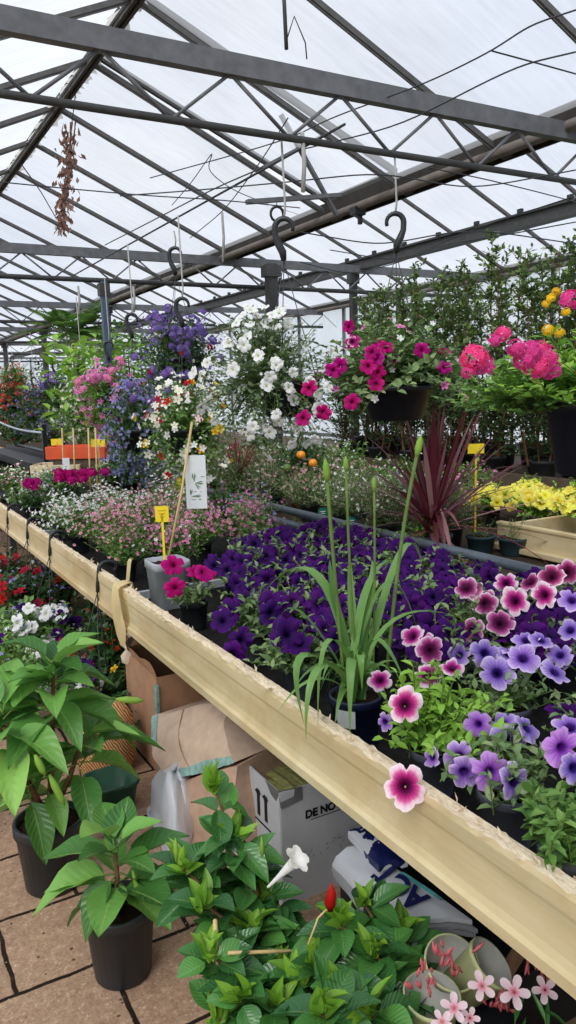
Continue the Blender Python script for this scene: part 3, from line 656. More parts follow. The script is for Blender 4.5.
m = MB(); top = np.array([0, 0, .135])
def arc(px1, py1, px2, py2, y1, y2, W):
    """a blade that arches through an apex seen at px1 and droops to px2"""
    a = at(px1, py1, Y=y1) - np.array(lily_loc); b = at(px2, py2, Y=y2) - np.array(lily_loc); s = top + np.array([rg.normal(0, .015), rg.normal(0, .015), 0])
    tt = np.linspace(0, 1, 13)[:, None]; c = 2 * a - .5 * (s + b)
    p = (1 - tt) ** 2 * s + 2 * tt * (1 - tt) * c + tt ** 2 * b
    T = np.gradient(p, axis=0); hx = np.cross(T, (0, 0, 1.)); hx = hx.mean(0); hx = _n(hx) if np.linalg.norm(hx) > 1e-6 else np.array([1., 0, 0])
    N = np.cross(hx, T); N /= np.linalg.norm(N, axis=1)[:, None]
    t1 = tt[:, 0]; w = W * .72 * np.clip(1.12 - t1 ** 3 * 1.12, .03, 1)
    m.grid(np.stack([p - hx * w[:, None] + N * (w * .3)[:, None], p, p + hx * w[:, None] + N * (w * .3)[:, None]], 1))
arc(318, 578, 264, 592, 1.75, 1.9, .026); arc(305, 655, 304, 724, 1.5, 1.48, .018); arc(320, 668, 306, 740, 1.45, 1.42, .016)
arc(352, 660, 350, 735, 1.45, 1.40, .018); arc(330, 640, 318, 725, 1.5, 1.5, .012)
arc(400, 555, 422, 566, 1.7, 1.8, .016); arc(385, 585, 420, 640, 1.6, 1.55, .016); arc(375, 640, 408, 690, 1.5, 1.45, .016)
arc(395, 620, 470, 622, 1.55, 1.6, .013); arc(300, 612, 275, 640, 1.7, 1.75, .010); arc(370, 600, 372, 560, 1.65, 1.7, .016)
arc(352, 610, 350, 555, 1.65, 1.7, .016); arc(335, 600, 330, 560, 1.7, 1.75, .014); arc(365, 595, 392, 560, 1.65, 1.75, .016); arc(360, 655, 362, 690, 1.4, 1.38, .015)
for i in range(34):
    d = rdirs(rg, 1, 45, 85)[0]; blade(m, top + rg.normal(0, .014, 3) * [1, 1, 0], d, rg.uniform(.18, .33), .019, rg.uniform(.4, 1.0), 11)
m.build('leaves', G['lf_blade'], t, True)
for a, b, c, r in (((345, 660), (335, 580), (327, 480), .0045), ((358, 660), (350, 600), (346, 470), .0035), ((385, 600), (398, 540), (417, 455), .005), ((372, 640), (376, 580), (374, 490), .003)):
    m = MB(); pts = [at(*a, Y=1.62), at(*b, Y=1.62), at(*c, Y=1.62)]
    pts = [np.array(p) - np.array(lily_loc) for p in pts]; pts[0][2] = .13
    tt = np.linspace(0, 1, 8)[:, None]; p = (1 - tt) ** 2 * pts[0] + 2 * tt * (1 - tt) * pts[1] + tt ** 2 * pts[2]
    m.tube(p, r, 6); s = m.build('stalk', G['stem'], t, True)
    bd = MB(); d = _n(p[-1] - p[-2]); L = .055 if r > .004 else .035
    bd.tube([p[-1] - d * .005, p[-1] + d * L * .3, p[-1] + d * L * .7, p[-1] + d * L], [r, r * 2.0, r * 1.7, .001], 8); bd.build('bud', G['lf_lime'], s, True)
m = MB(); a = np.linspace(-2.95, -2.2, 5)
m.grid([[(.0745 * (.9 + .1 * f) * math.cos(x), .0745 * (.9 + .1 * f) * math.sin(x), .075 + .05 * f) for x in a] for f in (0, .5, 1)]); m.build('label', G['white'], t)

# ------------------------------------------------------------------ grey square pot with cane, card and yellow label
gp = np.array([1.16, 3.16, BENCH])
t = thing('square_pot', 'light grey square pot with a bamboo cane, white plant card and yellow stick label', 'pot', tuple(gp))
pot(t, .085, .215, G['pot_stone'], sq=8, seg=32, taper=.8)
m = MB(); c0 = np.array([.01, .02, .2]); c1 = at(192, 422, Y=3.28) - gp; m.tube([c0, (c0 + c1) / 2 + [.008, 0, 0], c1], .006, 8); m.build('cane', G['cane'], t, True)
def facing_quad(mb, c, w, h, mi=0, off=0.0, th=.003, yaw=-.55):
    x = np.array([math.cos(yaw), math.sin(yaw), 0]); z = np.array([0, 0, 1.]); n = np.array([math.sin(yaw), -math.cos(yaw), 0])
    c = np.array(c) + n * off
    V = [c + a * x * w / 2 + b * z * h / 2 + d * n * th / 2 for d in (-1, 1) for a, b in ((-1, -1), (1, -1), (1, 1), (-1, 1))]
    mb.add(V, [[3, 2, 1, 0], [4, 5, 6, 7], [0, 1, 5, 4], [1, 2, 6, 5], [2, 3, 7, 6], [3, 0, 4, 7]], None, mi)
cc = at(196, 482, Y=3.25) - gp
m = MB(); facing_quad(m, cc, .095, .245); card = m.build('plant_card', G['white'], t)
m = MB(); x = np.array([math.cos(-.55), math.sin(-.55), 0]); nn = np.array([math.sin(-.55), -math.cos(-.55), 0])
def pr(u, v): return cc + x * u * .095 + np.array([0, 0, v * .245]) + nn * .0022
for (u, v, du, dv, L, W) in ((-.08, .0, -.05, 1, .06, .014), (-.05, -.02, 1, .08, .055, .014), (-.06, -.02, .8, -.9, .05, .012), (-.28, -.25, .15, 1, .04, .012), (-.28, -.27, 1, .1, .07, .009)):
    d = x * du + np.array([0, 0, dv]); m.leaves(T_S, [pr(u, v)], d, nn, L, W)
m.build('printed_leaf', G['ink_green'], card)
m = MB(); rg = np.random.default_rng(8)
for i in range(16):
    p = pr(rg.uniform(-.3, .35), rg.choice([-.18, -.33, -.35, .1])); m.leaves(T_S, [p], x + [0, 0, rg.uniform(-.5, .8)], nn, rg.uniform(.004, .012), .003)
m.build('lettering', G['ink'], card)
m = MB(); lc = at(162, 514, Y=3.08) - gp; facing_quad(m, lc, .058, .068); facing_quad(m, lc * [1, 1, 0] + [0, 0, (lc[2] + .2) / 2], .010, abs(lc[2] - .2)); m.build('stick_label', G['yellow'], t)
m = MB()
for q in range(3): facing_quad(m, lc + [0, 0, .016 - q * .013], .035 - q * .008, .004, 0, .003, .001)
m.build('writing', plain('ochre_ink', srgb(196, 168, 40), .6), t)

# ------------------------------------------------------------------ generic potted and hanging plants (shared meshes)
def variants(fn, n=2): return [fn(i) for i in range(n)]
def mesh_mound(seed, R, H, K, leaf, L, W, T=T_S, nleaf=9, elev=(10, 88), droop=.1, stem=True, ang=.75):
    rg = np.random.default_rng(seed); m = MB()
    e, d = shoots(m, rg, K, R, elev, droop, nleaf, L, W, T, (0, 0, 0), R * .15, .12, .0015 if stem else 0, 1, 0, ang)
    m_ = m.mesh('foliage', [G[leaf], G['stem']]); m_['tips'] = 1
    return m_, e, d
FOL = {
    'fine': variants(lambda i: mesh_mound(300 + i, .22, .2, 120, 'lf_mid', .028, .010, nleaf=13, elev=(25, 88), droop=.05)),
    'fine_grey': variants(lambda i: mesh_mound(310 + i, .24, .2, 150, 'lf_grey', .032, .007, nleaf=15, elev=(25, 88), droop=.06)),
    'mound': variants(lambda i: mesh_mound(320 + i, .21, .2, 100, 'lf_mid', .042, .022, nleaf=10)),
    'fresh': variants(lambda i: mesh_mound(330 + i, .21, .2, 100, 'lf_fresh', .04, .022, nleaf=10)),
    'dark': variants(lambda i: mesh_mound(340 + i, .24, .2, 110, 'lf_dark', .045, .024, nleaf=10)),
    'petal': variants(lambda i: mesh_mound(350 + i, .20, .2, 50, 'lf_pet', .036, .018, nleaf=10)),
    'big_basket': variants(lambda i: mesh_mound(360 + i, .33, .3, 330, 'lf_mid', .046, .024, T_S, 12, (-75, 88), .1)),
    'white_basket': variants(lambda i: mesh_mound(390 + i, .32, .3, 420, 'lf_wb', .036, .018, T_S, 13, (-70, 88), .1)),
    'globe_dark': variants(lambda i: mesh_mound(380 + i, .33, .3, 330, 'lf_dark', .046, .022, T_S, 12, (-75, 88), .1)),
    'pet_basket': variants(lambda i: mesh_mound(370 + i, .33, .3, 260, 'lf_pet', .05, .028, T_M, 12, (-12, 88), .2)),
}
def put_fol(t, kind, i, loc=(0, 0, 0), sc=(1, 1, 1), rz=0.0):
    me, e, d = FOL[kind][i % 2]
    o = bpy.data.objects.new('foliage', me); C.objects.link(o); o.parent = t; o.location = loc; o.scale = sc; o.rotation_euler = (0, 0, rz)
    c, s = math.cos(rz), math.sin(rz); Rz = np.array([[c, -s, 0], [s, c, 0], [0, 0, 1]])
    return (e * np.array(sc)) @ Rz.T + np.array(loc), d @ Rz.T
def blossoms(t, e, d, spec, rg, size, n, cluster=0, jitter=.02, lift=.01):
    """many tiny blooms at the shoot tips as one spray, per colour"""
    for kk, share in spec:
        m = MB(); k = int(n * share); idx = rg.integers(0, len(e), k)
        p = e[idx] + d[idx] * rg.uniform(-.05, lift + .02, (k, 1)) + rg.normal(0, jitter, (k, 3))
        z = d[idx] + rg.normal(0, .5, (k, 3)) + np.array([-.3, -.5, .3])
        m.leaves(T_STAR5, p, np.cross(z, rg.normal(size=(k, 3))), z, size * rg.uniform(.7, 1.2, k), size * rg.uniform(.7, 1.2, k))
        o = m.build('blossoms', P[kk], t, True); o['kind'] = 'stuff'
def flowers(t, e, d, mesh_list, rg, n, size, lift=.028, face=(-.25, -.45, .3)):
    w = np.clip(.35 - d[:, 0] * .45 - d[:, 1] * .75 + d[:, 2] * .3, .03, None); idx = rg.choice(len(e), n, replace=n > len(e), p=w / w.sum())
    for i in idx:
        put('flower', mesh_list[rg.integers(len(mesh_list))], t, e[i] + d[i] * lift + rg.normal(0, .008, 3), d[i] * .8 + np.array(face) + rg.normal(0, .3, 3), size * rg.uniform(.8, 1.15), rg.uniform(0, 6))

def small_pot_plant(name, loc, label, cat, kind, seed, spec=None, nb=0, bs=.008, fl_=None, nf=0, fs=.02, sc=1.0, h=.11, r=.06, potmat='pot_black', group=None, zs=1.0):
    rg = np.random.default_rng(seed); t = thing(name, label, cat, tuple(loc), group); pot(t, r, h, G[potmat], 'pot', True, 18)
    e, d = put_fol(t, kind, seed, (0, 0, h * .9), (sc, sc, sc * zs), rg.uniform(0, 6))
    if spec: blossoms(t, e, d, spec, rg, bs, nb)
    if fl_: flowers(t, e, d, fl_, rg, nf, fs)
    return t
Z = BENCH
# pink and white small flowered bedding on the front bench
bed = [
    ((1.38, 3.62), 'fresh green and pink nemesia just behind the light grey square pot', 'fine', [('pink', .8), ('white', .2)], 130, .011, 1.0),
    ((1.15, 3.74), 'fine leaved green nemesia against the cream board beside the black hook', 'fine', [('pink', .6), ('salmon', .4)], 70, .009, .95),
    ((1.95, 3.95), 'pink diascia left of the grey rail, right of the white plant card', 'mound', [('pink', .5), ('salmon', .5)], 170, .013, 1.0),
    ((1.66, 3.95), 'pink diascia directly behind the white plant card', 'fine', [('pink', .6), ('salmon', .4)], 120, .012, 1.0),
    ((1.22, 4.16), 'dusty pink spired nemesia left of the film strip', 'fine', [('salmon', .8), ('pink', .2)], 200, .011, 1.1),
    ((1.52, 4.28), 'dusty pink nemesia in the second row', 'fine', [('salmon', .7), ('pink', .3)], 180, .011, 1.1),
    ((1.15, 4.62), 'white flowered nemesia near the third black hook', 'fine', [('white', .9), ('salmon', .1)], 170, .011, 1.05),
    ((1.46, 4.72), 'white and pink nemesia behind the white flowered one', 'fine', [('white', .6), ('salmon', .4)], 170, .011, 1.1),
    ((1.80, 4.60), 'pale pink nemesia below the mixed viola basket', 'fine', [('salmon', .6), ('white', .4)], 170, .011, 1.1),
    ((1.18, 5.10), 'low white bedding plant near the second black hook', 'fine', [('white', 1)], 140, .011, .9),
    ((1.52, 5.25), 'white bedding plant in front of the magenta dianthus', 'fine', [('white', .9), ('pink', .1)], 150, .011, 1.0),
    ((1.88, 5.20), 'small pink and white bedding plant under the blue lobelia', 'fine_grey', [('salmon', .5), ('white', .5)], 120, .011, 1.0),
    ((2.2, 4.35), 'grey green bedding plant against the rail', 'fine_grey', [('blue', .5), ('pink', .5)], 60, .011, .9),
    ((2.25, 4.9), 'dark leaved bedding plant with few pink blooms against the rail', 'mound', [('pink', .6), ('blue', .4)], 70, .012, 1.0),
    ((1.2, 6.35), 'green bedding plant with white dots at the far left of the board', 'mound', [('white', .8), ('pink', .2)], 100, .012, 1.0),
    ((1.55, 6.9), 'green bedding plant with blue haze at the far left', 'mound', [('blue', .5), ('white', .5)], 110, .012, 1.15),
    ((1.25, 7.3), 'pale bedding plant at the left edge of the photo', 'fine', [('cream', .8), ('pink', .2)], 100, .013, 1.1),
    ((2.2, 5.6), 'yellow green bedding plant beside the magenta dianthus', 'fresh', [('viola', .9), ('cream', .1)], 40, .016, .9),
]
for i, ((x, y), lb, kd, spec, nb, bs, sc) in enumerate(bed):
    small_pot_plant('potted_bedding_plant', (x, y, Z), lb, 'bedding plant', kd, 400 + i, spec, int(nb * 1.6), bs * 1.12, sc=sc)
for i, (px, py, lb, nf) in enumerate([(70, 478, 'magenta dianthus with a broad flower head, in front of the orange crate', 16), (33, 486, 'small magenta dianthus with one flower head, near the left edge', 4)]):
    p = at(px, py, Z=.93); rg = np.random.default_rng(440 + i)
    t = thing('potted_dianthus', lb, 'dianthus', (p[0], p[1], Z)); pot(t, .07, .12, G['pot_black']); e, d = put_fol(t, 'dark', i, (0, 0, .1), (.7, .7, .6))
    for k in range(nf): put('flower', CLUS['magenta'][k % 2], t, (rg.normal(0, .10 if nf > 5 else .02), rg.normal(0, .10 if nf > 5 else .02), .27 + rg.uniform(-.02, .04)), (-.2, -.5, .8), .05, rg.uniform(0, 6))

# plants behind the rail on the second bench
back = [
    ((2.80, 3.75), 'grey green lavender behind the rail, left of the cordyline', 'fine_grey', [('cream', 1)], 40, 1.15, 'lavender'),
    ((3.15, 4.05), 'grey green curry plant left of the cordyline, one row back', 'fine_grey', [('cream', .7), ('blue', .3)], 40, 1.2, 'curry plant'),
    ((2.82, 4.25), 'silvery lavender above the right teal tag', 'fine_grey', [('white', 1)], 50, 1.2, 'lavender'),
    ((3.2, 4.6), 'brownish grey heather below the magenta basket', 'fine_grey', [('salmon', .5), ('cream', .5)], 70, 1.3, 'heather'),
    ((2.85, 4.75), 'green grey rosemary above the left teal tag', 'fine_grey', [('salmon', 1)], 50, 1.25, 'rosemary'),
    ((2.85, 5.3), 'fine brown green heath beneath the orange fruits', 'fine_grey', [('salmon', .7), ('cream', .3)], 110, 1.35, 'heath'),
    ((3.3, 5.3), 'tall grey green lavender right of the orange fruits', 'fine_grey', [('white', .4), ('salmon', .6)], 100, 1.6, 'lavender'),
    ((2.85, 5.85), 'fine leaved olive green shrub left of the orange fruits', 'fine_grey', [('salmon', 1)], 40, 1.6, 'shrub'),
    ((2.85, 6.45), 'olive green shrub right of the white plant card', 'fine_grey', [('salmon', 1)], 40, 1.6, 'shrub'),
    ((3.3, 6.2), 'dense grey shrub below the white hanging basket', 'fine_grey', [('white', 1)], 40, 1.7, 'shrub'),
    ((2.9, 7.1), 'blue grey shrub behind the white plant card', 'fine_grey', [('blue', 1)], 120, 1.5, 'shrub'),
    ((3.75, 4.8), 'green bush with white blooms below the magenta basket', 'mound', [('white', 1)], 60, 1.5, 'bush'),
    ((3.75, 5.6), 'green bush with scattered white blooms behind the orange fruits', 'mound', [('white', 1)], 70, 1.8, 'bush'),
    ((3.9, 4.3), 'pink flowered bush behind the burgundy cordyline', 'mound', [('pink', 1)], 170, 1.4, 'bush'),
    ((3.6, 4.05), 'low pink phlox left of the cordyline blades', 'mound', [('pink', .7), ('white', .3)], 170, 1.05, 'phlox'),
    ((2.75, 3.3), 'low fresh green herb behind the rail beside the cordyline pot', 'fresh', [('white', 1)], 15, .7, 'herb'),
    ((3.05, 3.45), 'rosemary sprigs right of the cordyline', 'fine_grey', [('yellow', 1)], 8, 1.0, 'rosemary'),
    ((3.15, 7.6), 'dark bush beneath the mixed viola basket', 'dark', [('white', 1)], 60, 1.4, 'bush'),
    ((3.7, 7.2), 'dark bush behind the grey shrubs', 'dark', [('white', 1)], 60, 1.8, 'bush'),
    ((3.8, 6.4), 'leafy green bush under the white hanging basket', 'mound', [('white', 1)], 60, 1.8, 'bush'),
]
for i, ((x, y), lb, kd, spec, nb, sc, cat) in enumerate(back):
    small_pot_plant('potted_shrub', (x, y, Z - .01), lb, cat, kd, 500 + i, spec, nb, .014, sc=sc, potmat='pot_teal' if i % 2 else 'pot_black', r=.075, h=.13)
# cordyline
rg = np.random.default_rng(61); cp = at(462, 556, Z=.67); cp = np.array([2.74, cp[1] + .12, .65])
t = thing('potted_cordyline', 'burgundy spiky cordyline fountain in a dark pot behind the grey rail', 'cordyline', tuple(cp))
pot(t, .12, .14, G['pot_teal']); m = MB()
for i in range(84):
    el = rg.uniform(0, 75) if i > 16 else rg.uniform(60, 88)
    d = rdirs(rg, 1, el - .1, el + .1)[0]; L = rg.uniform(.5, .85)
    blade(m, (rg.normal(0, .012), rg.normal(0, .012), .14 + rg.uniform(0, .08)), d, L, rg.uniform(.018, .032), rg.uniform(.0, .6) * (1.0 if el < 60 else .25), 9)
for px, py, dz in ((463, 540, 0), (447, 545, 0)):
    a = at(px, py, X=2.6) - cp; blade(m, (0, 0, .3), _n(a * [1, 1, 0] + [0, 0, .1]), .34, .03, 1.15, 9)
m.build('leaves', G['lf_cordy'], t, True)
m = MB(); m.tube([(0, 0, .12), (0, 0, .3)], [.022, .016], 8); m.build('stem', G['wood_stem'], t, True)
rg = np.random.default_rng(62); p = at(238, 478, X=2.85)
t = thing('potted_grass', 'pinkish red spiky grass left of the olive shrubs, below the white basket', 'grass plant', (p[0], p[1], Z - .01)); pot(t, .08, .13, G['pot_black']); m = MB()
for i in range(50): blade(m, (0, 0, .14), rdirs(rg, 1, 35, 80)[0], rg.uniform(.4, .62), .014, .12, 7)
m.build('leaves', G['lf_redgrass'], t, True)
# low pots by the cordyline
for px, lb in ((500, 'empty looking grey green round pot right of the cordyline, against the timber planter'), (522, 'brown soil filled round pot beside the timber planter corner')):
    p = at(px - 18, 556, Z=.68); t = thing('nursery_pot', lb, 'pot', (p[0] + .16, p[1] + .18 - (px - 500) * .004, Z - .01)); pot(t, .085, .10, G['pot_teal'])
    m = MB(); rg = np.random.default_rng(px); shoots(m, rg, 14, .14, (30, 85), .05, 7, .022, .006, T_S, (0, 0, .09), .02); m.build('foliage', [G['lf_grey'], G['stem']], t, True)
# teal round tags on sticks
for px, py, lb in ((323, 512, 'left of two teal round tags standing behind the grey rail'), (351, 521, 'right of two teal round tags, beside the lily stalks')):
    p = at(px, py, X=2.68); t = thing('plant_tag', lb, 'plant tag', (p[0], p[1], Z))
    m = MB(); x = np.array([.85, -.5, 0]); a = np.arange(16) * 2 * PI / 16
    for off in (0,): m.add([[0, 0, p[2] - Z]] + [tuple(x * .034 * math.cos(q) + np.array([0, 0, p[2] - Z + .03 * math.sin(q)])) for q in a] + [tuple(x * .034 * math.cos(q) + np.array([-.002, -.004, p[2] - Z + .03 * math.sin(q)])) for q in a] + [(-.002, -.004, p[2] - Z)],
          [[0, 1 + k, 1 + (k + 1) % 16, -1] for k in range(16)] + [[33, 17 + (k + 1) % 16, 17 + k, -1] for k in range(16)] + [[1 + k, 17 + k, 17 + (k + 1) % 16, 1 + (k + 1) % 16] for k in range(16)])
    m.build('tag_face', G['teal'], t); m = MB(); m.box((0, 0, (p[2] - Z) / 2), (.012, .004, p[2] - Z)); m.build('stick', G['teal'], t)
    m = MB(); m.bar(tuple(x * -.018 + np.array([-.004, -.008, p[2] - Z + .005])), tuple(x * .018 + np.array([-.004, -.008, p[2] - Z + .005])), .003, .006); m.bar(tuple(x * -.014 + np.array([-.004, -.008, p[2] - Z - .008])), tuple(x * .014 + np.array([-.004, -.008, p[2] - Z - .008])), .003, .005); m.build('print', G['white'], t)
p = at(476, 447, X=3.35); t = thing('stick_label', 'small yellow label on a stick behind the burgundy cordyline', 'plant label', (p[0], p[1], Z - .01)); m = MB(); facing_quad(m, (0, 0, p[2] - Z), .10, .06); m.build('label_plate', G['yellow'], t); m = MB(); m.box((0, 0, (p[2] - Z) / 2), (.012, .006, p[2] - Z)); m.build('stick', G['yellow'], t)
# citrus with orange fruits
cl = at(300, 470, X=3.1); t = thing('potted_citrus', 'small shrub bearing two orange fruits and one green one', 'citrus', (cl[0], cl[1], Z - .01)); pot(t, .09, .15, G['terracotta'])
e, d = put_fol(t, 'dark', 0, (0, 0, .25), (1.1, 1.1, 1.6)); m = MB(); m.tube([(0, 0, .12), (.01, 0, .35)], .01, 6); m.build('trunk', G['wood_stem'], t, True)
for px, py, mt, s in ((301, 455, 'terracotta_fruit', .034), (313, 463, 'terracotta_fruit', .032), (287, 468, 'green_fruit', .034)):
    p = at(px, py, X=2.85) - np.array(t.location); m = MB(); m.lathe([(0, -s * .9), (s * .5, -s * .8), (s * .95, -s * .3), (s, .1 * s), (s * .75, s * .65), (s * .3, s * .88), (0, s * .84)], 16); m.build('fruit', G[mt], t, True, tuple(p))
m = MB(); rg = np.random.default_rng(3)
for i in range(30):
    p = at(301 + rg.normal(0, 4), 472 + rg.normal(0, 5), X=2.85) - np.array(t.location); m.leaves(T_STAR4, [p], rg.normal(size=3), (-.4, -.6, .3), .014, .014)
m.build('seeds', G['dry'], t, True)['kind'] = 'stuff'
# yellow petunias in the planter
k = 0
for y in (1.65, 2.05, 2.5, 2.95, 3.4, 3.8):
    for x in (3.72, 4.08):
        k += 1; lx, ly = x - (.0 if y < 3 else 0), y
        inb = y < 3.1
        petunia((lx, ly, .665 if inb else BENCH - .01), 'yellow', f'yellow petunia {"in the timber planter" if inb else "beyond the timber planter end"}, {"front" if x < 3.9 else "back"} row, {ordn[(k - 1) // 2]} from the right', 34, 700 + k, potmat='pot_black', group='yellow petunias', spread=.21, fsize=.048, rise=.14, h=.12, leaf='lf_fresh')
m = MB(); a = np.linspace(0, PI, 14)
o = thing('plant_tray', 'curved grey black tray rim in front of the yellow petunias', 'tray', (3.45, 2.55, .69)); mm = MB(); mm.lathe([(.1, 0), (.16, 0), (.2, .13), (.215, .15), (.2, .155), (.18, .14), (.14, .02)], 28); mm.build('tray_body', G['timber'], o, True)

# ------------------------------------------------------------------ hedge shrubs behind
def shrub_col(seed, h, r, leaf, nsh=100):
    rg = np.random.default_rng(seed); m = MB(); st = MB()
    for s in range(5):
        b = np.array([rg.normal(0, r * .25), rg.normal(0, r * .25), 0]); tp = b * 2.2 + np.array([rg.normal(0, .05), rg.normal(0, .05), h * rg.uniform(.78, 1.0)])
        md = (b + tp) / 2 + rg.normal(0, .03, 3); tt = np.linspace(0, 1, 10)[:, None]; p = (1 - tt) ** 2 * b + 2 * tt * (1 - tt) * md + tt ** 2 * tp
        m.tube(p, np.linspace(.009, .002, 10), 5, 1, False)
        for i in range(nsh // 5 * 2):
            q = rg.uniform(.04, 1) ** .85; c = (1 - q) ** 2 * b + 2 * q * (1 - q) * md + q ** 2 * tp
            d = rdirs(rg, 1, 5, 70)[0]; L = r * rg.uniform(.5, 1.1) * (1.15 - .6 * q); n = rg.integers(7, 13)
            t = np.linspace(.1, 1, n)[:, None]; pp = c + d * L * t
            side = rdirs(rg, n, -20, 70); m.leaves(T_S, pp, d * .4 + side * .7, (0, 0, 1) + rg.normal(0, .4, (n, 3)), .054 * rg.uniform(.6, 1.2, n), .025)
            m.tube([c, c + d * L], .0022, 3, 1, False)
    return m.mesh('foliage', [G[leaf], G['wood_stem']])
HEDGE = [shrub_col(800 + i, 1.75, .24, 'lf_hedge') for i in range(3)] + [shrub_col(805 + i, 1.0, .3, 'lf_dark', 110) for i in range(2)]
k = 0
hd = [(5.15, 3.9 + .42 * i) for i in range(9)] + [(5.65, 4.2 + .5 * i) for i in range(8)]
for i, (x, y) in enumerate(hd):
    rg = np.random.default_rng(820 + i); front = x < 5.4; j = i if front else i - 9
    t = thing('hedge_shrub', f'tall upright evergreen shrub, {"front" if front else "back"} hedge row, {ordn[j]} from the right', 'shrub', (x + rg.normal(0, .04), y, .83), 'evergreen hedge shrubs under the beam')
    pot(t, .13, .22, G['pot_black']); o = bpy.data.objects.new('foliage', HEDGE[i % 3]); C.objects.link(o); o.parent = t; o.location = (0, 0, .2); s = rg.uniform(.9, 1.08) * (1 if y < 6.5 else .92); o.scale = (1.1, 1.1, s); o.rotation_euler = (0, 0, rg.uniform(0, 6))
for i in range(8):
    y = 3.2 + .55 * i; rg = np.random.default_rng(850 + i)
    t = thing('dark_shrub', f'low dark green bush in front of the hedge row, {ordn[i]} from the right', 'shrub', (4.75, y, .83), 'dark bushes in front of the hedge'); pot(t, .11, .16, G['pot_black'])
    o = bpy.data.objects.new('foliage', HEDGE[3 + i % 2]); C.objects.link(o); o.parent = t; o.location = (0, 0, .12); o.scale = (1, 1, .8); o.rotation_euler = (0, 0, rg.uniform(0, 6))

# ------------------------------------------------------------------ hanging baskets
def hook_mb(m, top, s=1.0, az=0.0, r=.011):
    """plastic hanger hook; top = where it catches, opens towards az"""
    a = np.linspace(-.12 * PI, PI, 12); R0 = .040 * s
    P0 = [(R0 * math.cos(x), R0 * math.sin(x)) for x in a]; P0 += [(-R0 * .95, -.035 * s), (-R0 * .6, -.07 * s), (-R0 * .2, -.10 * s), (-R0 * .1, -.135 * s)]
    r = r * 1.35; rr = np.concatenate([np.linspace(r * .6, r, 12), [r, r * 1.25, r * 1.3, r * .9]])
    m.tube([np.array(top) + np.array([u * math.cos(az), u * math.sin(az), v - R0]) for u, v in P0], rr, 8)
    return np.array(top) + np.array([-.1 * R0 * math.cos(az), -.1 * R0 * math.sin(az), -.135 * s - R0])
def basket(loc, label, seed, hook_z, r=.15, h=.16, fol='pet_basket', sc=(1, 1, 1), fspec=(), bspec=None, nb=0, bs=.012, pot_vis=True, cat='hanging basket', low=(-15, 80), support=2.71, az=-.6, strap=None, fz=.0, fo=(0, 0)):
    """loc = centre of the pot rim"""
    rg = np.random.default_rng(seed); loc = np.array(loc, float)
    t = thing('hanging_basket', label, cat, tuple(loc))
    pot(t, r, h, G['black'], 'pot', True, 28, -h, None, .72)
    m = MB(); hz = hook_z - loc[2]; bot = hook_mb(m, (0, 0, hz), 1.05, az); m.build('hook', G['black'], t, True)
    m = MB()
    for k in range(3):
        a = az + .4 + k * 2 * PI / 3; m.tube([bot, (r * .97 * math.cos(a), r * .97 * math.sin(a), -.01)], .0022, 5)
    m.build('hanger_wires', G['wire'], t, True)
    e, d = put_fol(t, fol, seed, (fo[0], fo[1], fz), sc, rg.uniform(0, 6))
    if bspec: blossoms(t, e, d, bspec, rg, bs, nb)
    for lst, n, fs in fspec: flowers(t, e, d, lst, rg, n, fs)
    s = MB(); s.tube([tuple(loc + [0, 0, hz - .012]), tuple(loc + [.01, 0, hz + .05]), tuple([loc[0], loc[1], support])], .005, 6)
    o = s.build('hanging_strap', G['strap'], None, True); tag(o, f'pale strap holding the {strap}', 'strap')
    return t
c1 = at(396, 386, Y=3.165); hk1 = at(400, 214, Y=3.165)
mag = basket(c1, 'hanging basket of magenta petunias in a dark bowl', 901, hk1[2], .188, .17, 'pet_basket', (1.3, 1.3, 1.05), strap='magenta petunia basket', fz=.03, az=PI - .55,
             fspec=[(PET['magenta'], 7, .036), ([STAR['pink']], 12, .022), ([PET['plum'][0]], 9, .03), ([STAR['white']], 14, .02)])
for px, py, dx in ((376, 358, .0), (368, 366, -.02), (378, 372, .02), (376, 384, 0), (372, 352, .02), (422, 350, .1), (309, 388, -.1), (323, 412, -.05), (303, 418, -.1), (333, 370, -.1), (340, 366, -.05), (352, 402, .0)):
    p = at(px, py, Y=2.82) - c1; put('flower', PET['magenta'][px % 6], mag, p, CAMD(p + c1, (dx * 2, 0, .1)), .036, px)
c2 = at(268, 395, Y=3.3); hk2 = at(298, 218, Y=3.165)
c2 = at(288, 380, Y=3.2)
wb = basket(tuple(c2), 'large hanging basket of white petunias, left of the magenta one', 902, hk2[2], .15, .17, 'white_basket', (1.0, 1.0, .98), strap='white petunia basket', fz=.02, fo=(-.08, .05),
            fspec=[(PET['white'], 74, .029)], bspec=[('white', 1)], nb=160, bs=.012)
c3 = at(594, 398, Y=1.80)
vb = basket(c3, 'hanging basket of hot pink verbena in a black bowl at the right edge', 903, 2.5, .165, .26, 'fresh', (1.6, 1.6, 1.2), strap='hot pink verbena basket', support=2.95, fz=.02)
e, d = put_fol(vb, 'fresh', 1, (-.12, .07, -.02), (1.7, 1.7, .9), 1.0); e, d = put_fol(vb, 'mound', 0, (-.2, .14, -.04), (1.3, 1.3, .9), 2.0)
rg = np.random.default_rng(9)
for px, py, s in ((474, 358, .05), (484, 366, .04), (503, 334, .03), (495, 340, .025), (530, 352, .045), (543, 358, .055), (536, 366, .05), (516, 348, .035), (551, 370, .04), (524, 360, .04), (540, 348, .03), (570, 300, .04), (468, 372, .025)):
    p = at(px, py, Y=1.66) - c3; put('flower', CLUS['hot'][px % 2], vb, p, CAMD(p + c3, (0, 0, .5)), s * .85, px)
for px, py, s in ((556, 292, .016), (551, 298, .016), (546, 304, .014), (548, 330, .02), (560, 333, .018), (566, 312, .016)):
    p = at(px, py, Y=1.75) - c3; put('flower', CLUS['viola'][px % 2], vb, p, CAMD(p + c3, (0, 0, .5)), s, px)
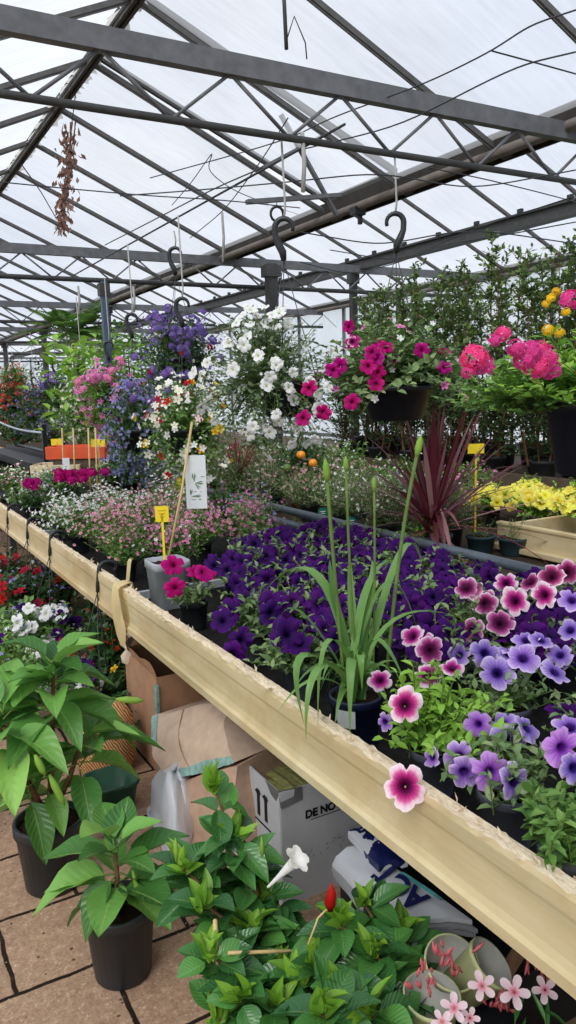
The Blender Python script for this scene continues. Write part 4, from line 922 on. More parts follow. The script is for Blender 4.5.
c4 = at(180, 355, X=2.1); hk4 = at(185, 243, X=2.1)
basket((c4[0], c4[1], c4[2] - .02), 'hanging basket of violet fan flowers with red dots, above the mixed viola basket', 904, hk4[2], .16, .17, 'globe_dark', (1.0, 1.0, 1.0), strap='violet fan flower basket',
       fspec=[(CLUS['lilac'], 60, .03), (CLUS['red'], 3, .025)], bspec=[('lilac', .9), ('cream', .1)], nb=500, bs=.018)
c5 = at(188, 425, X=1.95)
t5 = basket((c5[0], c5[1], c5[2] - .02), 'hanging basket of white, red and yellow violas above the bamboo cane', 905, 2.2, .16, .17, 'big_basket', (.95, .95, 1.0), strap='mixed viola basket',
            fspec=[([STAR['white'], STAR['cream']], 70, .030), ([STAR['red']], 16, .036), ([STAR['viola']], 13, .030)], bspec=[('cream', .8), ('white', .2)], nb=350, bs=.014)
c6 = at(138, 425, X=1.95)
t6 = basket((c6[0], c6[1], c6[2] - .03), 'hanging basket of trailing lavender blue lobelia, left of the viola basket', 906, 2.2, .17, .17, 'globe_dark', (.85, .85, 1.25), strap='blue lobelia basket',
            bspec=[('blue', 1)], nb=900, bs=.017)
m = MB(); m.tube([(2.03, 3.0, 2.745), (2.03, 8.0, 2.745)], .006, 6); o = m.build('hanging_cable', G['wire'], None, True); tag(o, 'thin steel cable laid along the trusses above the row of baskets', 'cable')

# far row of baskets and plants
far = [
    (112, 398, 2.3, 'far hanging basket of pink geraniums, left of the blue lobelia', 'big_basket', [('pink', 1)], 180, .04, (1.1, 1.1, 1.1), [(CLUS['pink'], 16, .05)]),
    (84, 412, 2.4, 'far hanging basket of small white blooms left of the pink geraniums', 'big_basket', [('cream', .6), ('white', .4)], 260, .028, (1.1, 1.1, 1.2), []),
    (58, 402, 2.6, 'far hanging basket of violet blooms left of the white one', 'globe_dark', [('lilac', .8), ('blue', .2)], 220, .03, (1.2, 1.2, 1.2), [(CLUS['lilac'], 8, .045)]),
    (36, 410, 2.8, 'far hanging basket of blue violet blooms with coral trumpets', 'globe_dark', [('lilac', .8), ('coral', .2)], 220, .03, (1.4, 1.4, 1.4), [(CLUS['coral'], 6, .04)]),
    (12, 405, 3.0, 'far hanging basket of red fuchsias at the left edge', 'globe_dark', [('red', .7), ('coral', .3)], 220, .04, (1.6, 1.6, 1.6), [(CLUS['red'], 10, .05), (CLUS['coral'], 6, .05)]),
    (14, 380, 3.6, 'far hanging basket of white and coral blooms above the red fuchsias', 'big_basket', [('cream', .6), ('coral', .4)], 220, .04, (1.6, 1.6, 1.3), []),
]
for i, (px, py, X, lb, kd, spec, nb, bs, sc, fs) in enumerate(far):
    p = at(px, py, X=X); basket(p, lb, 920 + i, p[2] + .55, .16, .16, kd, sc, fs, spec, nb, bs, strap=lb.split(' of ')[1].split(',')[0].split(' left')[0].split(' at')[0].split(' above')[0] + ' far down the row')
# far bench plants
fb = [(20, 452, 2.6, 'red and green bush beyond the black tray', 'dark', [('red', 1)], 60, 2.0), (60, 440, 3.2, 'green bush behind the orange crate', 'mound', [('cream', 1)], 60, 2.2), (95, 435, 3.0, 'leafy bush behind the crates, below the pink geraniums', 'fresh', [('pink', 1)], 60, 2.0),
      (130, 470, 2.2, 'dark bush below the blue lobelia', 'dark', [('blue', 1)], 80, 1.5), (160, 480, 2.4, 'grey bush with white specks left of the white plant card', 'fine_grey', [('white', 1)], 120, 1.4), (112, 470, 2.1, 'white specked bush right of the crates', 'mound', [('white', .8), ('pink', .2)], 110, 1.2),
      (150, 455, 2.9, 'dark green bush behind the lobelia', 'dark', [('white', 1)], 40, 1.8), (205, 470, 2.7, 'leafy bush behind the plant card with blue specks', 'mound', [('blue', .6), ('white', .4)], 110, 1.5), (5, 430, 3.2, 'dark red bush at the left edge far down the house', 'dark', [('red', 1)], 100, 2.4)]
for i, (px, py, X, lb, kd, spec, nb, sc) in enumerate(fb):
    p = at(px, py, X=X); zz = BENCH; small_pot_plant('potted_bush', (p[0], p[1], zz), lb, 'bush', kd, 940 + i, spec, nb, .02, sc=sc, h=max(.14, p[2] - .12 - zz) if p[2] - zz > .4 else .14, r=.09)
# broad leaved bright green plants and climber in the distance
rg = np.random.default_rng(71)
for i, (px, py, X, lb, mat, n, L) in enumerate([(75, 366, 2.5, 'bright green broad leaved plant above the far baskets', 'lf_lime', 60, .22), (108, 366, 2.5, 'bright green leafy plant beside the blue grey post', 'lf_fresh', 80, .16), (128, 356, 2.8, 'green shrub with pink tips right of the blue grey post', 'lf_mid', 150, .10), (50, 372, 3.4, 'dark leafy shrub left of the bright green plant', 'lf_dark', 140, .10), (148, 372, 2.9, 'green shrub behind the lobelia basket', 'lf_mid', 150, .1), (92, 352, 3.6, 'tall thin shrub with yellow tips near the fern', 'lf_hedge', 160, .08)]):
    p = at(px, py, X=X); base = BENCH; t = thing('potted_foliage_plant', lb, 'foliage plant', (p[0], p[1], base)); pot(t, .14, .22, G['pot_black']); m = MB(); hh = p[2] - base
    m.tube([(0, 0, .2), (.02, 0, hh * .6), (0, 0, hh)], [.02, .015, .006], 6, 1)
    n = int(n * 3); q = rg.uniform(.45, 1.2, n)[:, None]; pos = np.array([0, 0, 1.]) * hh * q + rg.normal(0, .22, (n, 3)) * [1, 1, .5]; dd = rdirs(rg, n, -15, 60)
    m.leaves(T_M, pos, dd, (0, 0, 1.), L * rg.uniform(.6, 1.1, n), L * .42); m.build('foliage', [G[mat], G['wood_stem']], t, True)
p = at(72, 345, X=2.75); t = thing('tree_fern', 'tall fern with arching fronds on a pale trunk, left of the blue grey post', 'fern', (p[0], p[1], BENCH)); pot(t, .16, .25, G['pot_black'])
hh = at(72, 335, X=2.75)[2] - BENCH; m = MB()
for k in range(4): m.tube([(.04 * k - .06, 0, .2), (.05 * k - .08, .02, hh * .5), (.04 * k - .06, 0, hh)], .009, 6)
m.build('trunk', plain('pale_trunk', srgb(176, 140, 112), .8), t, True)
m = MB(); rg = np.random.default_rng(72)
for i in range(26):
    d = rdirs(rg, 1, 5, 55)[0]; L = rg.uniform(.6, 1.05); tt = np.linspace(0, 1, 22)[:, None]; p = np.array([0, 0, hh]) + (d * tt + np.array([0, 0, -.35]) * tt ** 2) * L
    m.tube(p, .004, 3, 1, False); sd_ = _n(np.cross(d, (0, 0, 1)))
    for s in (-1, 1): m.leaves(T_S, p[2:], sd_ * s + d * .4 + [0, 0, -.1], (0, 0, 1.), np.sin(np.linspace(.3, PI * .95, 20)) * .16 + .02, .04)
m.build('fronds', [G['lf_mid'], G['stem']], t, True)
# orange and cream crates, black tray, hose
p = at(95, 462, X=2.0); p = at(52, 470, Z=.68)
def crate(c, s, mat, label, rz=0.0, name='crate', h=.2, posts=True):
    t = thing(name, label, 'crate', c, None, rz); w, l = s
    for a, b, cc in ((w, .02, (0, -l / 2)), (w, .02, (0, l / 2)), (.02, l, (-w / 2, 0)), (.02, l, (w / 2, 0))):
        m = MB(); m.box((cc[0], cc[1], h * .5), (a, b, h)); m.build('side_panel', mat, t, False, (0, 0, 0), .004)
    m = MB(); m.box((0, 0, .01), (w, l, .02)); m.build('base', mat, t)
    return t
q = at(62, 466, X=1.9); crate((q[0], q[1] + .1, Z), (.5, .36), G['cream'], 'cream crate under the orange one, behind the magenta dianthus', -.5, 'crate', max(.12, q[2] - Z + .02))
q1 = at(80, 452, X=2.1); crate((q1[0], q1[1], q1[2] - .06), (.62, .3), G['orange'], 'long orange crate raised behind the magenta dianthus', -.55, 'crate', .13)
m = MB(); m.box((0, 0, (q1[2] - .06 - Z) / 2), (.5, .28, q1[2] - .06 - Z)); o = m.build('support_block', G['timber'], None, False, (q1[0], q1[1], Z)); o.rotation_euler = (0, 0, -.55); tag(o, 'dark wooden block carrying the orange crate', 'block')
for px, py, lb in ((57, 442, 'orange yellow label on a stick at the left end of the orange crate'), (98, 443, 'yellow label on a stick at the right end of the orange crate')):
    p = at(px, py, X=1.95); t = thing('stick_label', lb, 'plant label', (p[0], p[1], Z)); m = MB(); facing_quad(m, (0, 0, p[2] - Z), .13, .07); m.build('label_plate', G['yellow'], t); m = MB(); m.box((0, 0, (p[2] - Z) / 2), (.012, .006, p[2] - Z)); m.build('stick', G['cane'], t)
for px, lb in ((60, 'left bamboo cane in front of the orange crate'), (71, 'second bamboo cane in front of the orange crate'), (86, 'third bamboo cane in front of the orange crate'), (93, 'right bamboo cane in front of the orange crate')):
    a = at(px, 428, X=1.85); m = MB(); m.tube([(0, 0, 0), (.02, .0, a[2] - Z)], .008, 6); o = m.build('bamboo_cane', G['cane'], None, True, (a[0], a[1], Z)); tag(o, lb, 'cane')
p = at(66, 463, X=1.82); m = MB(); facing_quad(m, (0, 0, .1), .07, .2); o = m.build('name_card', G['white'], None, False, (p[0], p[1], Z + max(0, p[2] - Z - .15))); tag(o, 'small white name card in front of the orange crate', 'card')
for i, (pxa, py, dz, lb) in enumerate(((10, 455, .0, 'long black plant tray at the left edge, behind the green bedding'),)):
    a = at(-10, 460, X=1.9); b = at(46, 455, X=1.9); c = (a + b) / 2; t = thing('plant_tray', lb, 'tray', (1.95, c[1], Z)); L = abs(a[1] - b[1]); hz = c[2] - Z
    m = MB(); m.box((0, 0, hz), (.45, L, .03)); m.box((-.22, 0, hz + .04), (.02, L, .08)); m.box((.22, 0, hz + .04), (.02, L, .08)); m.build('tray_body', G['black'], t)
    for s in (-.4, .4): m = MB(); m.box((0, s * L, hz / 2), (.4, .05, hz)); m.build('foot', G['black'], t)
a, b = at(-6, 419, X=2.1), at(44, 433, X=1.95); m = MB(); tt = np.linspace(0, 1, 10)[:, None]; pp = a + (b - a) * tt; pp[:, 2] -= .05 * np.sin(tt[:, 0] * PI); m.tube(pp, .014, 8); o = m.build('water_hose', G['hose'], None, True); tag(o, 'pale grey hose stretched above the black tray at the left edge', 'hose')
p = at(44, 433, X=1.95); m = MB(); m.box((0, 0, (p[2] - Z + .1) / 2), (.05, .05, p[2] - Z + .1)); o = m.build('hose_post', G['black'], None, False, (p[0], p[1], Z)); tag(o, 'black stake carrying the pale hose, left of the orange crate', 'stake')
p = at(20, 492, Z=.74); t = thing('plant_saucer', 'shallow black saucer on the bench at the left edge', 'saucer', (p[0], p[1], Z)); mm = MB(); mm.lathe([(0, 0), (.16, 0), (.19, .07), (.18, .075), (.15, .012), (0, .012)], 28); mm.build('saucer_body', G['black'], t, True)

# ------------------------------------------------------------------ baskets hung on the front board
hung = [
    (5.75, 'hanging basket of red blooms hooked over the far left of the cream board', 'dark', [('red', .4), ('blue', .3), ('white', .3)], 50, [(PET['magenta'], 0, .04), ([STAR['red']], 10, .04)], .30),
    (5.05, 'hanging basket of red and blue blooms hooked second from the left on the board', 'dark', [('blue', .6), ('red', .4)], 90, [([STAR['red']], 12, .04)], .30),
    (4.42, 'hanging basket of white petunias with purple ones hooked over the cream board', 'mound', [('white', .5), ('blue', .5)], 60, [(PET['white'], 22, .045), (PET['purple'], 6, .045)], .24),
    (3.45, 'dark hanging basket hooked over the board beside the film strip', 'dark', [('red', 1)], 12, [(PET['purple'], 5, .045), (PET['white'], 6, .045), ([STAR['viola']], 1, .03)], .16),
]
for i, (y, lb, kd, spec, nb, fs, zr) in enumerate(hung):
    rg = np.random.default_rng(960 + i); t = thing('hanging_basket', lb, 'hanging basket', (.86, y, zr)); pot(t, .13, .13, G['black'], 'pot', True, 24, -.13, None, .75)
    m = MB(); R0 = .04; a = np.linspace(-.25 * PI, PI, 12); pts = [(.135 + R0 * math.cos(x) - .02, .808 - zr + R0 * .75 * math.sin(x)) for x in a] + [(.07, .76 - zr), (.065, .73 - zr), (.06, .70 - zr)]
    m.tube([(u, 0, v) for u, v in pts], np.concatenate([np.linspace(.007, .011, 12), [.012, .012, .007]]), 8); m.build('hook', G['black'], t, True)
    m = MB()
    for q in range(3): an = q * 2.1 + .5; m.tube([(.06, 0, .70 - zr), (.12 * math.cos(an), .12 * math.sin(an), -.01)], .0025, 5)
    m.build('hanger_wires', G['wire'], t, True)
    e, d = put_fol(t, kd, i, (0, 0, -.02), (1.35, 1.5, .9), i); blossoms(t, e, d, spec, rg, .018, nb)
    for lst, n, s in fs:
        if n: flowers(t, e, d, lst, rg, n, s, .02, (-.5, -.6, .3))
k = 0
for x, y, kd, spec, lb in ((.75, 5.3, 'dark', [('blue', .7), ('white', .3)], 'floor pot of blue specked bedding under the hooked baskets'), (.72, 4.45, 'mound', [('blue', .6), ('white', .4)], 'floor pot of green bedding behind the tall broad leaved plant'), (1.05, 3.75, 'dark', [('red', 1)], 'dark bush with few red blooms under the board joint'), (1.25, 4.5, 'dark', [('red', .5), ('white', .5)], 'dark bush in the shade under the bench'), (.8, 6.2, 'dark', [('red', .7), ('white', .3)], 'dark floor plant with red blooms at the far left'), (1.2, 5.6, 'dark', [('blue', 1)], 'dark shaded plant under the far end of the bench'), (.55, 3.75, 'mound', [('blue', .6), ('white', .4)], 'blue specked floor plant left of the tall broad leaved plant')):
    k += 1; small_pot_plant('potted_bedding_plant', (x, y, 0), lb, 'bedding plant', kd, 980 + k, spec, 60, .016, sc=1.5, h=.16, r=.1)
p = at(129, 650, X=1.0); m = MB(); rg = np.random.default_rng(12)
m.grid([[(.03 * math.sin(i * 1.3 + j), .09 * (j / 4 - .5) * (1 + .2 * math.sin(i)), .16 * (i / 5 - .5) + .01 * math.sin(j * 2)) for j in range(5)] for i in range(6)]); o = m.build('crumpled_paper', plain('crumpled_cream_paper', srgb(224, 206, 184), .7, .2, 0, .08, 20), None, True, tuple(p)); tag(o, 'crumpled cream paper hanging under the board joint', 'paper')

# ------------------------------------------------------------------ things under the bench
def text(s, size, M, mat, parent, name='lettering', bold=0.0, shear=0.0):
    c = bpy.data.curves.new(name, 'FONT'); c.body = s; c.size = size; c.extrude = .0006; c.offset = bold; c.shear = shear
    tmp = bpy.data.objects.new('tmp', c); C.objects.link(tmp); bpy.context.view_layer.update()
    me = bpy.data.meshes.new_from_object(tmp.evaluated_get(bpy.context.evaluated_depsgraph_get())); bpy.data.objects.remove(tmp); me.materials.clear(); me.materials.append(mat)
    o = bpy.data.objects.new(name, me); C.objects.link(o); o.parent = parent; o.matrix_local = M; return o
def basis(x, y, p):
    x = Vector(x).normalized(); y = Vector(y).normalized(); z = x.cross(y).normalized(); y = z.cross(x)
    return Matrix(((x.x, y.x, z.x, p[0]), (x.y, y.y, z.y, p[1]), (x.z, y.z, z.z, p[2]), (0, 0, 0, 1)))
t = thing('carton', 'grey white carton lettered DE NOTEN with open top under the bench', 'carton', (1.03, 1.93, 0))
def cbox(t, x0, x1, y0, y1, h, mo, mi_, th=.006):
    for nm, V in (('side_panel', ((x0, y0, 0), (x1, y0, 0))), ('side_panel', ((x0, y1, 0), (x1, y1, 0))), ('side_panel', ((x0, y0, 0), (x0, y1, 0))), ('side_panel', ((x1, y0, 0), (x1, y1, 0)))):
        m = MB(); a, b = np.array(V[0]), np.array(V[1]); m.bar(a + [0, 0, h / 2], b + [0, 0, h / 2], th, h); m.build(nm, mo, t)
    m = MB(); m.box(((x0 + x1) / 2, (y0 + y1) / 2, .005), (x1 - x0, y1 - y0, .008)); m.build('base', mi_, t)
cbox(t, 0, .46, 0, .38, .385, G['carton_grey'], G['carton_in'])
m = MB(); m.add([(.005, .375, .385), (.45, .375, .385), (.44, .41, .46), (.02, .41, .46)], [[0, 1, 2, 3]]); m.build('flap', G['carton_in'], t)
m = MB(); m.add([(-.004, .004, .39), (.075, -.006, .388), (.075, -.007, .345), (0, -.007, .335), (-.006, .05, .36), (-.004, .09, .39)], [[0, 1, 2, 3], [0, 3, 4, 5]]); m.build('torn_corner', plain('grey_tape', srgb(104, 104, 104), .5), t)
text('DE NOTEN', .036, basis((1, 0, 0), (.06, 0, 1), (.085, -.0045, .275)), G['ink'], t, 'lettering', .0015)
m = MB(); m.box((.20, -.0045, .266), (.19, .001, .002)); m.build('underline', G['ink'], t)
m = MB(); rg = np.random.default_rng(2)
for q in range(70): m.leaves(T_S, [(rg.uniform(.0, .3), -.0042, .16 + rg.normal(0, .015) - .1 * 0)], (rg.normal(), 0, rg.normal()), (0, -1, 0), rg.uniform(.004, .014), .003)
m.build('scribble', plain('faded_print', srgb(140, 140, 140), .7), t)
m = MB()
for yy in (.09, .14):
    m.box((-.0045, yy, .28), (.001, .018, .07)); m.leaves(T_S, [(-.0048, yy, .31)], (0, 0, 1), (-1, 0, 0), .03, .04)
m.box((-.0045, .115, .225), (.001, .11, .006)); m.build('arrow_mark', G['ink'], t)
m = MB()
for q in range(9): m.tube([(-.0045, .2 + .02 * math.sin(q * 1.7 + z * 3) + q * .008, .31 - z * .02) for z in range(4)], .0015, 4)
m.build('scrawl', plain('grey_ink', srgb(120, 120, 124), .7), t)
m = MB(); rg = np.random.default_rng(6)
for q in range(14):
    x0 = .04 + q * .025; m.grid([[(x0 + j * .09 + .01 * math.sin(i), .04 + i * .06, .29 + .04 * math.sin(j * 1.2 + q) + .004 * q) for j in range(3)] for i in range(5)])
ob = m.build('packing_paper', plain('yellow_green_paper', srgb(170, 172, 110), .6, .3, 0, .3, 60), None, True, (1.03, 1.93, 0)); tag(ob, 'yellow green packing sheets inside the grey white carton', 'paper')

def crumple(Pg, rg, s, fine=.4):
    Pg = np.array(Pg, float); h, w = Pg.shape[:2]
    for f in (1.3, 2.9, 5.1):
        ph = rg.uniform(0, 6, 6); i, j = np.meshgrid(np.arange(h), np.arange(w), indexing='ij')
        for k in range(3): Pg[..., k] += s / f * np.sin(i * f * 8 / h + ph[k]) * np.cos(j * f * 8 / w + ph[k + 3])
    return Pg
# paper sack pair (brown bag folded over, teal print along its edges)
rg = np.random.default_rng(20); s0 = np.array([.92, 2.45, 0])
t = thing('paper_sack', 'brown paper sack folded over, teal print at its edges, under the bench', 'sack', tuple(s0))
nu, nv = 13, 15
A_, B_, Cc, D_ = [at(*p, X=xx) - s0 for p, xx in (((154, 716), .96), ((232, 698), 1.08), ((236, 763), .98), ((168, 781), .88))]
Pg = np.array([[(A_ * (1 - u) + B_ * u) * (1 - v) + (D_ * (1 - u) + Cc * u) * v for u in np.linspace(0, 1, nu)] for v in np.linspace(0, 1, nv)])
Pg[..., 0] -= .035 * np.sin(np.linspace(0, PI, nv))[:, None]
fr = crumple(Pg, rg, .006); bk = fr + np.array([.34, .1, -.02])
m = MB(); m.grid(fr); m.grid(bk[:, ::-1]); m.grid(np.stack([bk[0], fr[0]])); m.grid(np.stack([fr[:, 0], bk[:, 0]], 1)[::-1]); m.grid(np.stack([fr[:, -1], bk[:, -1]], 1)); m.grid(np.stack([fr[-1], bk[-1]]))
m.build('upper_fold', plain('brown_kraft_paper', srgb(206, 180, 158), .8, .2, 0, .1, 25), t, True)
tb = MB(); tb.grid(fr[:7, 0:2] + np.array([-.004, -.004, 0])); G['teal_streak'] = plain('teal_streaked_print', srgb(140, 176, 168), .6, .3, 0, .35, 40); tb.build('teal_band', G['teal_streak'], t, True); tb = MB(); tb.grid(fr[-3:, 2:] + np.array([-.004, -.004, 0])); tb.build('teal_band', G['teal_streak'], t, True)
cr = MB(); cm = int(nu * .42); cr.tube([Pg[i, cm] + np.array([-.004, -.003, 0]) for i in range(nv)], .0025, 4); cr.build('crease', plain('crease_brown', srgb(172, 144, 122), .8), t)
E_, F_, G2, H_ = [at(*p, X=xx) - s0 for p, xx in (((168, 785), .89), ((236, 766), .97), ((238, 872), .92), ((180, 866), .86))]
G2[2] = max(0, G2[2]); H_[2] = 0; G2[2] = 0
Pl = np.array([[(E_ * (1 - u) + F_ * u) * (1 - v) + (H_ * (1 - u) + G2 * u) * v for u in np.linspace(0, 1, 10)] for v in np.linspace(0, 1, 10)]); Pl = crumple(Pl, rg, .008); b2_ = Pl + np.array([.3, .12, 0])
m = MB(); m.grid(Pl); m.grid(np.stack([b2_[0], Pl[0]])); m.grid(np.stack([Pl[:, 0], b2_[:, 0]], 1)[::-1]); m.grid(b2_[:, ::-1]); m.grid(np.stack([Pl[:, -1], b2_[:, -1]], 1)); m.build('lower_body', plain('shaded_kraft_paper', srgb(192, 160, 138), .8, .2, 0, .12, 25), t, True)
# white plastic bag slumped at its left
w0 = at(165, 855, Z=0); t = thing('plastic_bag', 'crumpled white plastic bag beside the brown paper sack', 'plastic bag', tuple(w0)); rg = np.random.default_rng(23)
rows = [(858, 151, 184), (835, 149, 186), (810, 150, 184), (795, 151, 182), (782, 153, 180), (772, 158, 176)]
Pf = np.array([[at(xa + (xb - xa) * u, py, X=.80 + .05 * (1 - math.sin(u * PI)) + .010 * i) - w0 for u in np.linspace(0, 1, 9)] for i, (py, xa, xb) in enumerate(rows)]); Pf[0, :, 2] = np.maximum(Pf[0, :, 2], .002); Pf = crumple(Pf, rg, .007)
Pf[..., 2] = np.maximum(Pf[..., 2], .002); Pb = Pf + np.array([.05, .04, 0]); m = MB(); m.grid(Pf); m.grid(Pb[:, ::-1]); m.grid(np.stack([Pf[:, 0], Pb[:, 0]], 1)); m.grid(np.stack([Pf[:, -1], Pb[:, -1]], 1)); m.grid(np.stack([Pf[-1], Pb[-1]])); m.build('bag_body', G['plastic_white'], t, True)
# open brown cardboard box behind
t = thing('cardboard_box', 'open brown cardboard box with torn flaps behind the paper sack', 'cardboard box', (1.0, 2.92, 0))
cbox(t, 0, .55, 0, .42, .44, G['carton'], G['carton'])
m = MB(); m.grid(crumple([[(x_, .43 + .02 * z_, .44 + .10 * z_) for x_ in np.linspace(0, .55, 6)] for z_ in (0, .6, 1.2)], np.random.default_rng(3), .008)); m.build('flap', G['carton'], t)
m = MB(); m.grid(crumple([[(-.02 * z_, y_, .44 + .06 * z_ * (1 - .25 * math.sin(y_ * 9))) for y_ in np.linspace(0, .42, 7)] for z_ in (0, .6, 1.2)], np.random.default_rng(4), .006)); m.build('flap', G['carton'], t)
m = MB(); m.box((-.005, .0, .2), (.012, .03, .42)); m.build('teal_band', plain('worn_teal_tape', srgb(130, 160, 152), .6, .3, 0, .4, 40), t)
# orange net sack
o0 = at(113, 800, Z=0); o0 = np.array([.82, 3.12, 0]); t = thing('woven_sack', 'ochre woven sack standing left of the cardboard box', 'sack', tuple(o0))
def mat_woven():
    q = NT('ochre_woven'); w = q.n('ShaderNodeTexWave'); w.inputs['Scale'].default_value = 32; w.inputs['Distortion'].default_value = 5; q.l(q.coord('Object', (1, 1, 1), (.3, .5, .2)), w.inputs['Vector'])
    return q.bsdf(q.ramp(w.outputs['Fac'], [(.3, srgb(150, 98, 54)), (.55, srgb(198, 142, 84)), (.8, srgb(232, 192, 140))]).outputs[0], .6, .3)
m = MB(); m.lathe([(.10, 0), (.125, .04), (.13, .14), (.12, .24), (.09, .29), (.05, .31), (0, .315)], 22); m.build('sack_body', mat_woven(), t, True)
# green tub
g0 = at(112, 835, Z=0); t = thing('plastic_tub', 'dark green plastic tub on the floor behind the tall leafy plant', 'tub', (.75, 2.80, 0)); m = MB(); m.lathe([(0, 0), (.07, 0), (.09, .11), (.097, .115), (.097, .125), (.088, .125), (.07, .02), (0, .02)], 32, (0, 0, 0), 0, 5); m.build('tub_body', G['green_tub'], t, True)
m = MB(); m.tube([(-.09, -.03, .06), (-.1, -.02, .075), (-.102, 0, .08), (-.1, .02, .075), (-.09, .03, .06)], .004, 6); m.build('handle', plain('pale_handle', srgb(150, 170, 160), .5), t, True)
# black crate with the white and navy plastic sheets
t = thing('black_crate', 'black plastic crate carrying the white printed plastic sheets', 'crate', (1.34, 1.46, 0))
for a, b, cc in ((.42, .02, (0, -.28)), (.42, .02, (0, .28)), (.02, .56, (-.21, 0)), (.02, .56, (.21, 0))):
    m = MB(); m.box((cc[0], cc[1], .1), (a, b, .2)); m.build('side_panel', G['black'], t)
m = MB(); m.box((0, 0, .2), (.42, .56, .012)); m.build('lid', G['black'], t)
q = [at(333, 858, Z=.27), at(362, 845, Z=.30), at(474, 920, Z=.30), at(388, 925, Z=.25)]
nvv = 11; rg = np.random.default_rng(33)
def sheet(dz, grow=0.0, sd=1):
    a, b, c, d = [np.array(p) for p in q]; ce = (a + b + c + d) / 4
    a, b, c, d = [p + (p - ce) * grow + [0, 0, dz] for p in (a, b, c, d)]
    Pg = np.array([[(a * (1 - u) + b * u) * (1 - v) + (d * (1 - u) + c * u) * v for u in np.linspace(0, 1, 11)] for v in np.linspace(0, 1, 13)])
    Pg[..., 2] += .012 * np.sin(np.linspace(0, PI, 11))[None]; Pg[:, 0, 2] -= .02
    return crumple(Pg, np.random.default_rng(sd), .0035)
t2 = thing('plastic_sheets', 'folded white plastic sheets with navy print lying under the cream board', 'plastic sheet', (0, 0, 0))
for k, (dz, gr) in enumerate(((.0, 0), (-.018, .04), (-.034, .02))):
    S_ = sheet(dz, gr, 40 + k); m = MB(); m.grid(S_); m.grid((S_ - [0, 0, .004])[:, ::-1]); m.grid(np.stack([S_[-1], S_[-1] - [0, 0, .012]])[::-1])
    o = m.build('sheet', G['plastic_white'] if k == 0 else plain('grey_film', srgb(150, 152, 156), .4, .5, 0, .1, 9), t2, True)
    if k == 0: top_sheet = o; S0 = S_
ce = S0[7, 5]; ev = _n(S0[3, 5] - S0[10, 5]); eu = _n(S0[7, 9] - S0[7, 1])
def on_sheet(u, v, lift=.004): i = v * 12; j = u * 10; i0, j0 = min(11, int(i)), min(9, int(j)); fi, fj = i - i0, j - j0; p = S0[i0, j0] * (1 - fi) * (1 - fj) + S0[i0 + 1, j0] * fi * (1 - fj) + S0[i0, j0 + 1] * (1 - fi) * fj + S0[i0 + 1, j0 + 1] * fi * fj; return p + np.array([0, 0, lift])
text('ACT', .085, basis(on_sheet(.55, .30) - on_sheet(.55, .85), on_sheet(.2, .5) - on_sheet(.9, .5), on_sheet(.74, .80, .012)), G['navy_print'], top_sheet, 'lettering', .003)
m = MB()
for q_ in range(3): m.tube([on_sheet(.86 + .03 * q_, v, .009) for v in np.linspace(.45, .8, 6)], .002, 4)
m.build('teal_line', G['teal_print'], top_sheet)
# crumpled upper flap with navy pattern
a0 = [at(*p, Z=zz) for p, zz in (((348, 832), .325), ((372, 824), .345), ((408, 860), .335), ((378, 866), .32))]
Pg = np.array([[(a0[0] * (1 - u) + a0[1] * u) * (1 - v) + (a0[3] * (1 - u) + a0[2] * u) * v for u in np.linspace(0, 1, 13)] for v in np.linspace(0, 1, 13)]); Pg[..., 2] += .012 * np.sin(np.linspace(0, PI, 13))[None] * np.sin(np.linspace(.4, 2.6, 13))[:, None]
Pg = crumple(Pg, np.random.default_rng(55), .004)
def mat_navy_pattern():
    q = NT('white_navy_film'); n = q.noise(q.coord('Object', (1, 1, 1)), 13, 2, .5)
    return q.bsdf(q.ramp(n, [(.36, srgb(24, 32, 88)), (.43, srgb(214, 217, 224))], 'CONSTANT').outputs[0], .35, .5)
m = MB(); m.grid(Pg); m.grid((Pg - [0, 0, .02])[:, ::-1]); m.grid(np.stack([Pg[:, 0], Pg[:, 0] - [0, 0, .02]], 1)); m.grid(np.stack([Pg[-1], Pg[-1] - [0, 0, .02]])); m.build('crumpled_flap', mat_navy_pattern(), t2, True)
# pale green cups
def cup(px, py, Zc, r, h, tilt, lb):
    p = at(px, py, Z=Zc); t = thing('plastic_pot', lb, 'pot', tuple(p)); t.rotation_euler = tilt
    m = MB(); m.lathe([(0, -h), (r * .78, -h), (r * .97, -.012), (r * 1.03, -.01), (r * 1.03, 0), (r * .97, 0)], 26); m.build('outer_wall', G['cup_out'], t, True)
    m = MB(); m.lathe([(r * .97, 0), (r * .74, -h * .96), (0, -h * .96)], 26); m.build('inner_wall', G['cup_in'], t, True)
cup(432, 994, .36, .058, .13, (.15, -.05, 0), 'pale green empty pot standing left of the pink oleander')
cup(452, 962, .37, .058, .13, (.5, -.2, 0), 'pale green empty pot tilted behind the first one')
cup(492, 962, .36, .055, .13, (.5, .5, 0), 'third pale green empty pot under the cream board')
m = MB(); m.box((0, 0, .0), (.3, .012, .26)); o = m.build('cardboard_strip', G['carton'], None, False, (1.28, 1.2, .13)); o.rotation_euler = (0, .0, .4); tag(o, 'brown cardboard strip standing under the board behind the empty pots', 'cardboard')
# lower stack under cups
m = MB(); m.box((0, 0, .0), (.24, .30, .225)); o = m.build('black_tray', G['black'], None, False, (1.02, 1.14, .113)); tag(o, 'black tray block holding the empty pale green pots', 'tray')

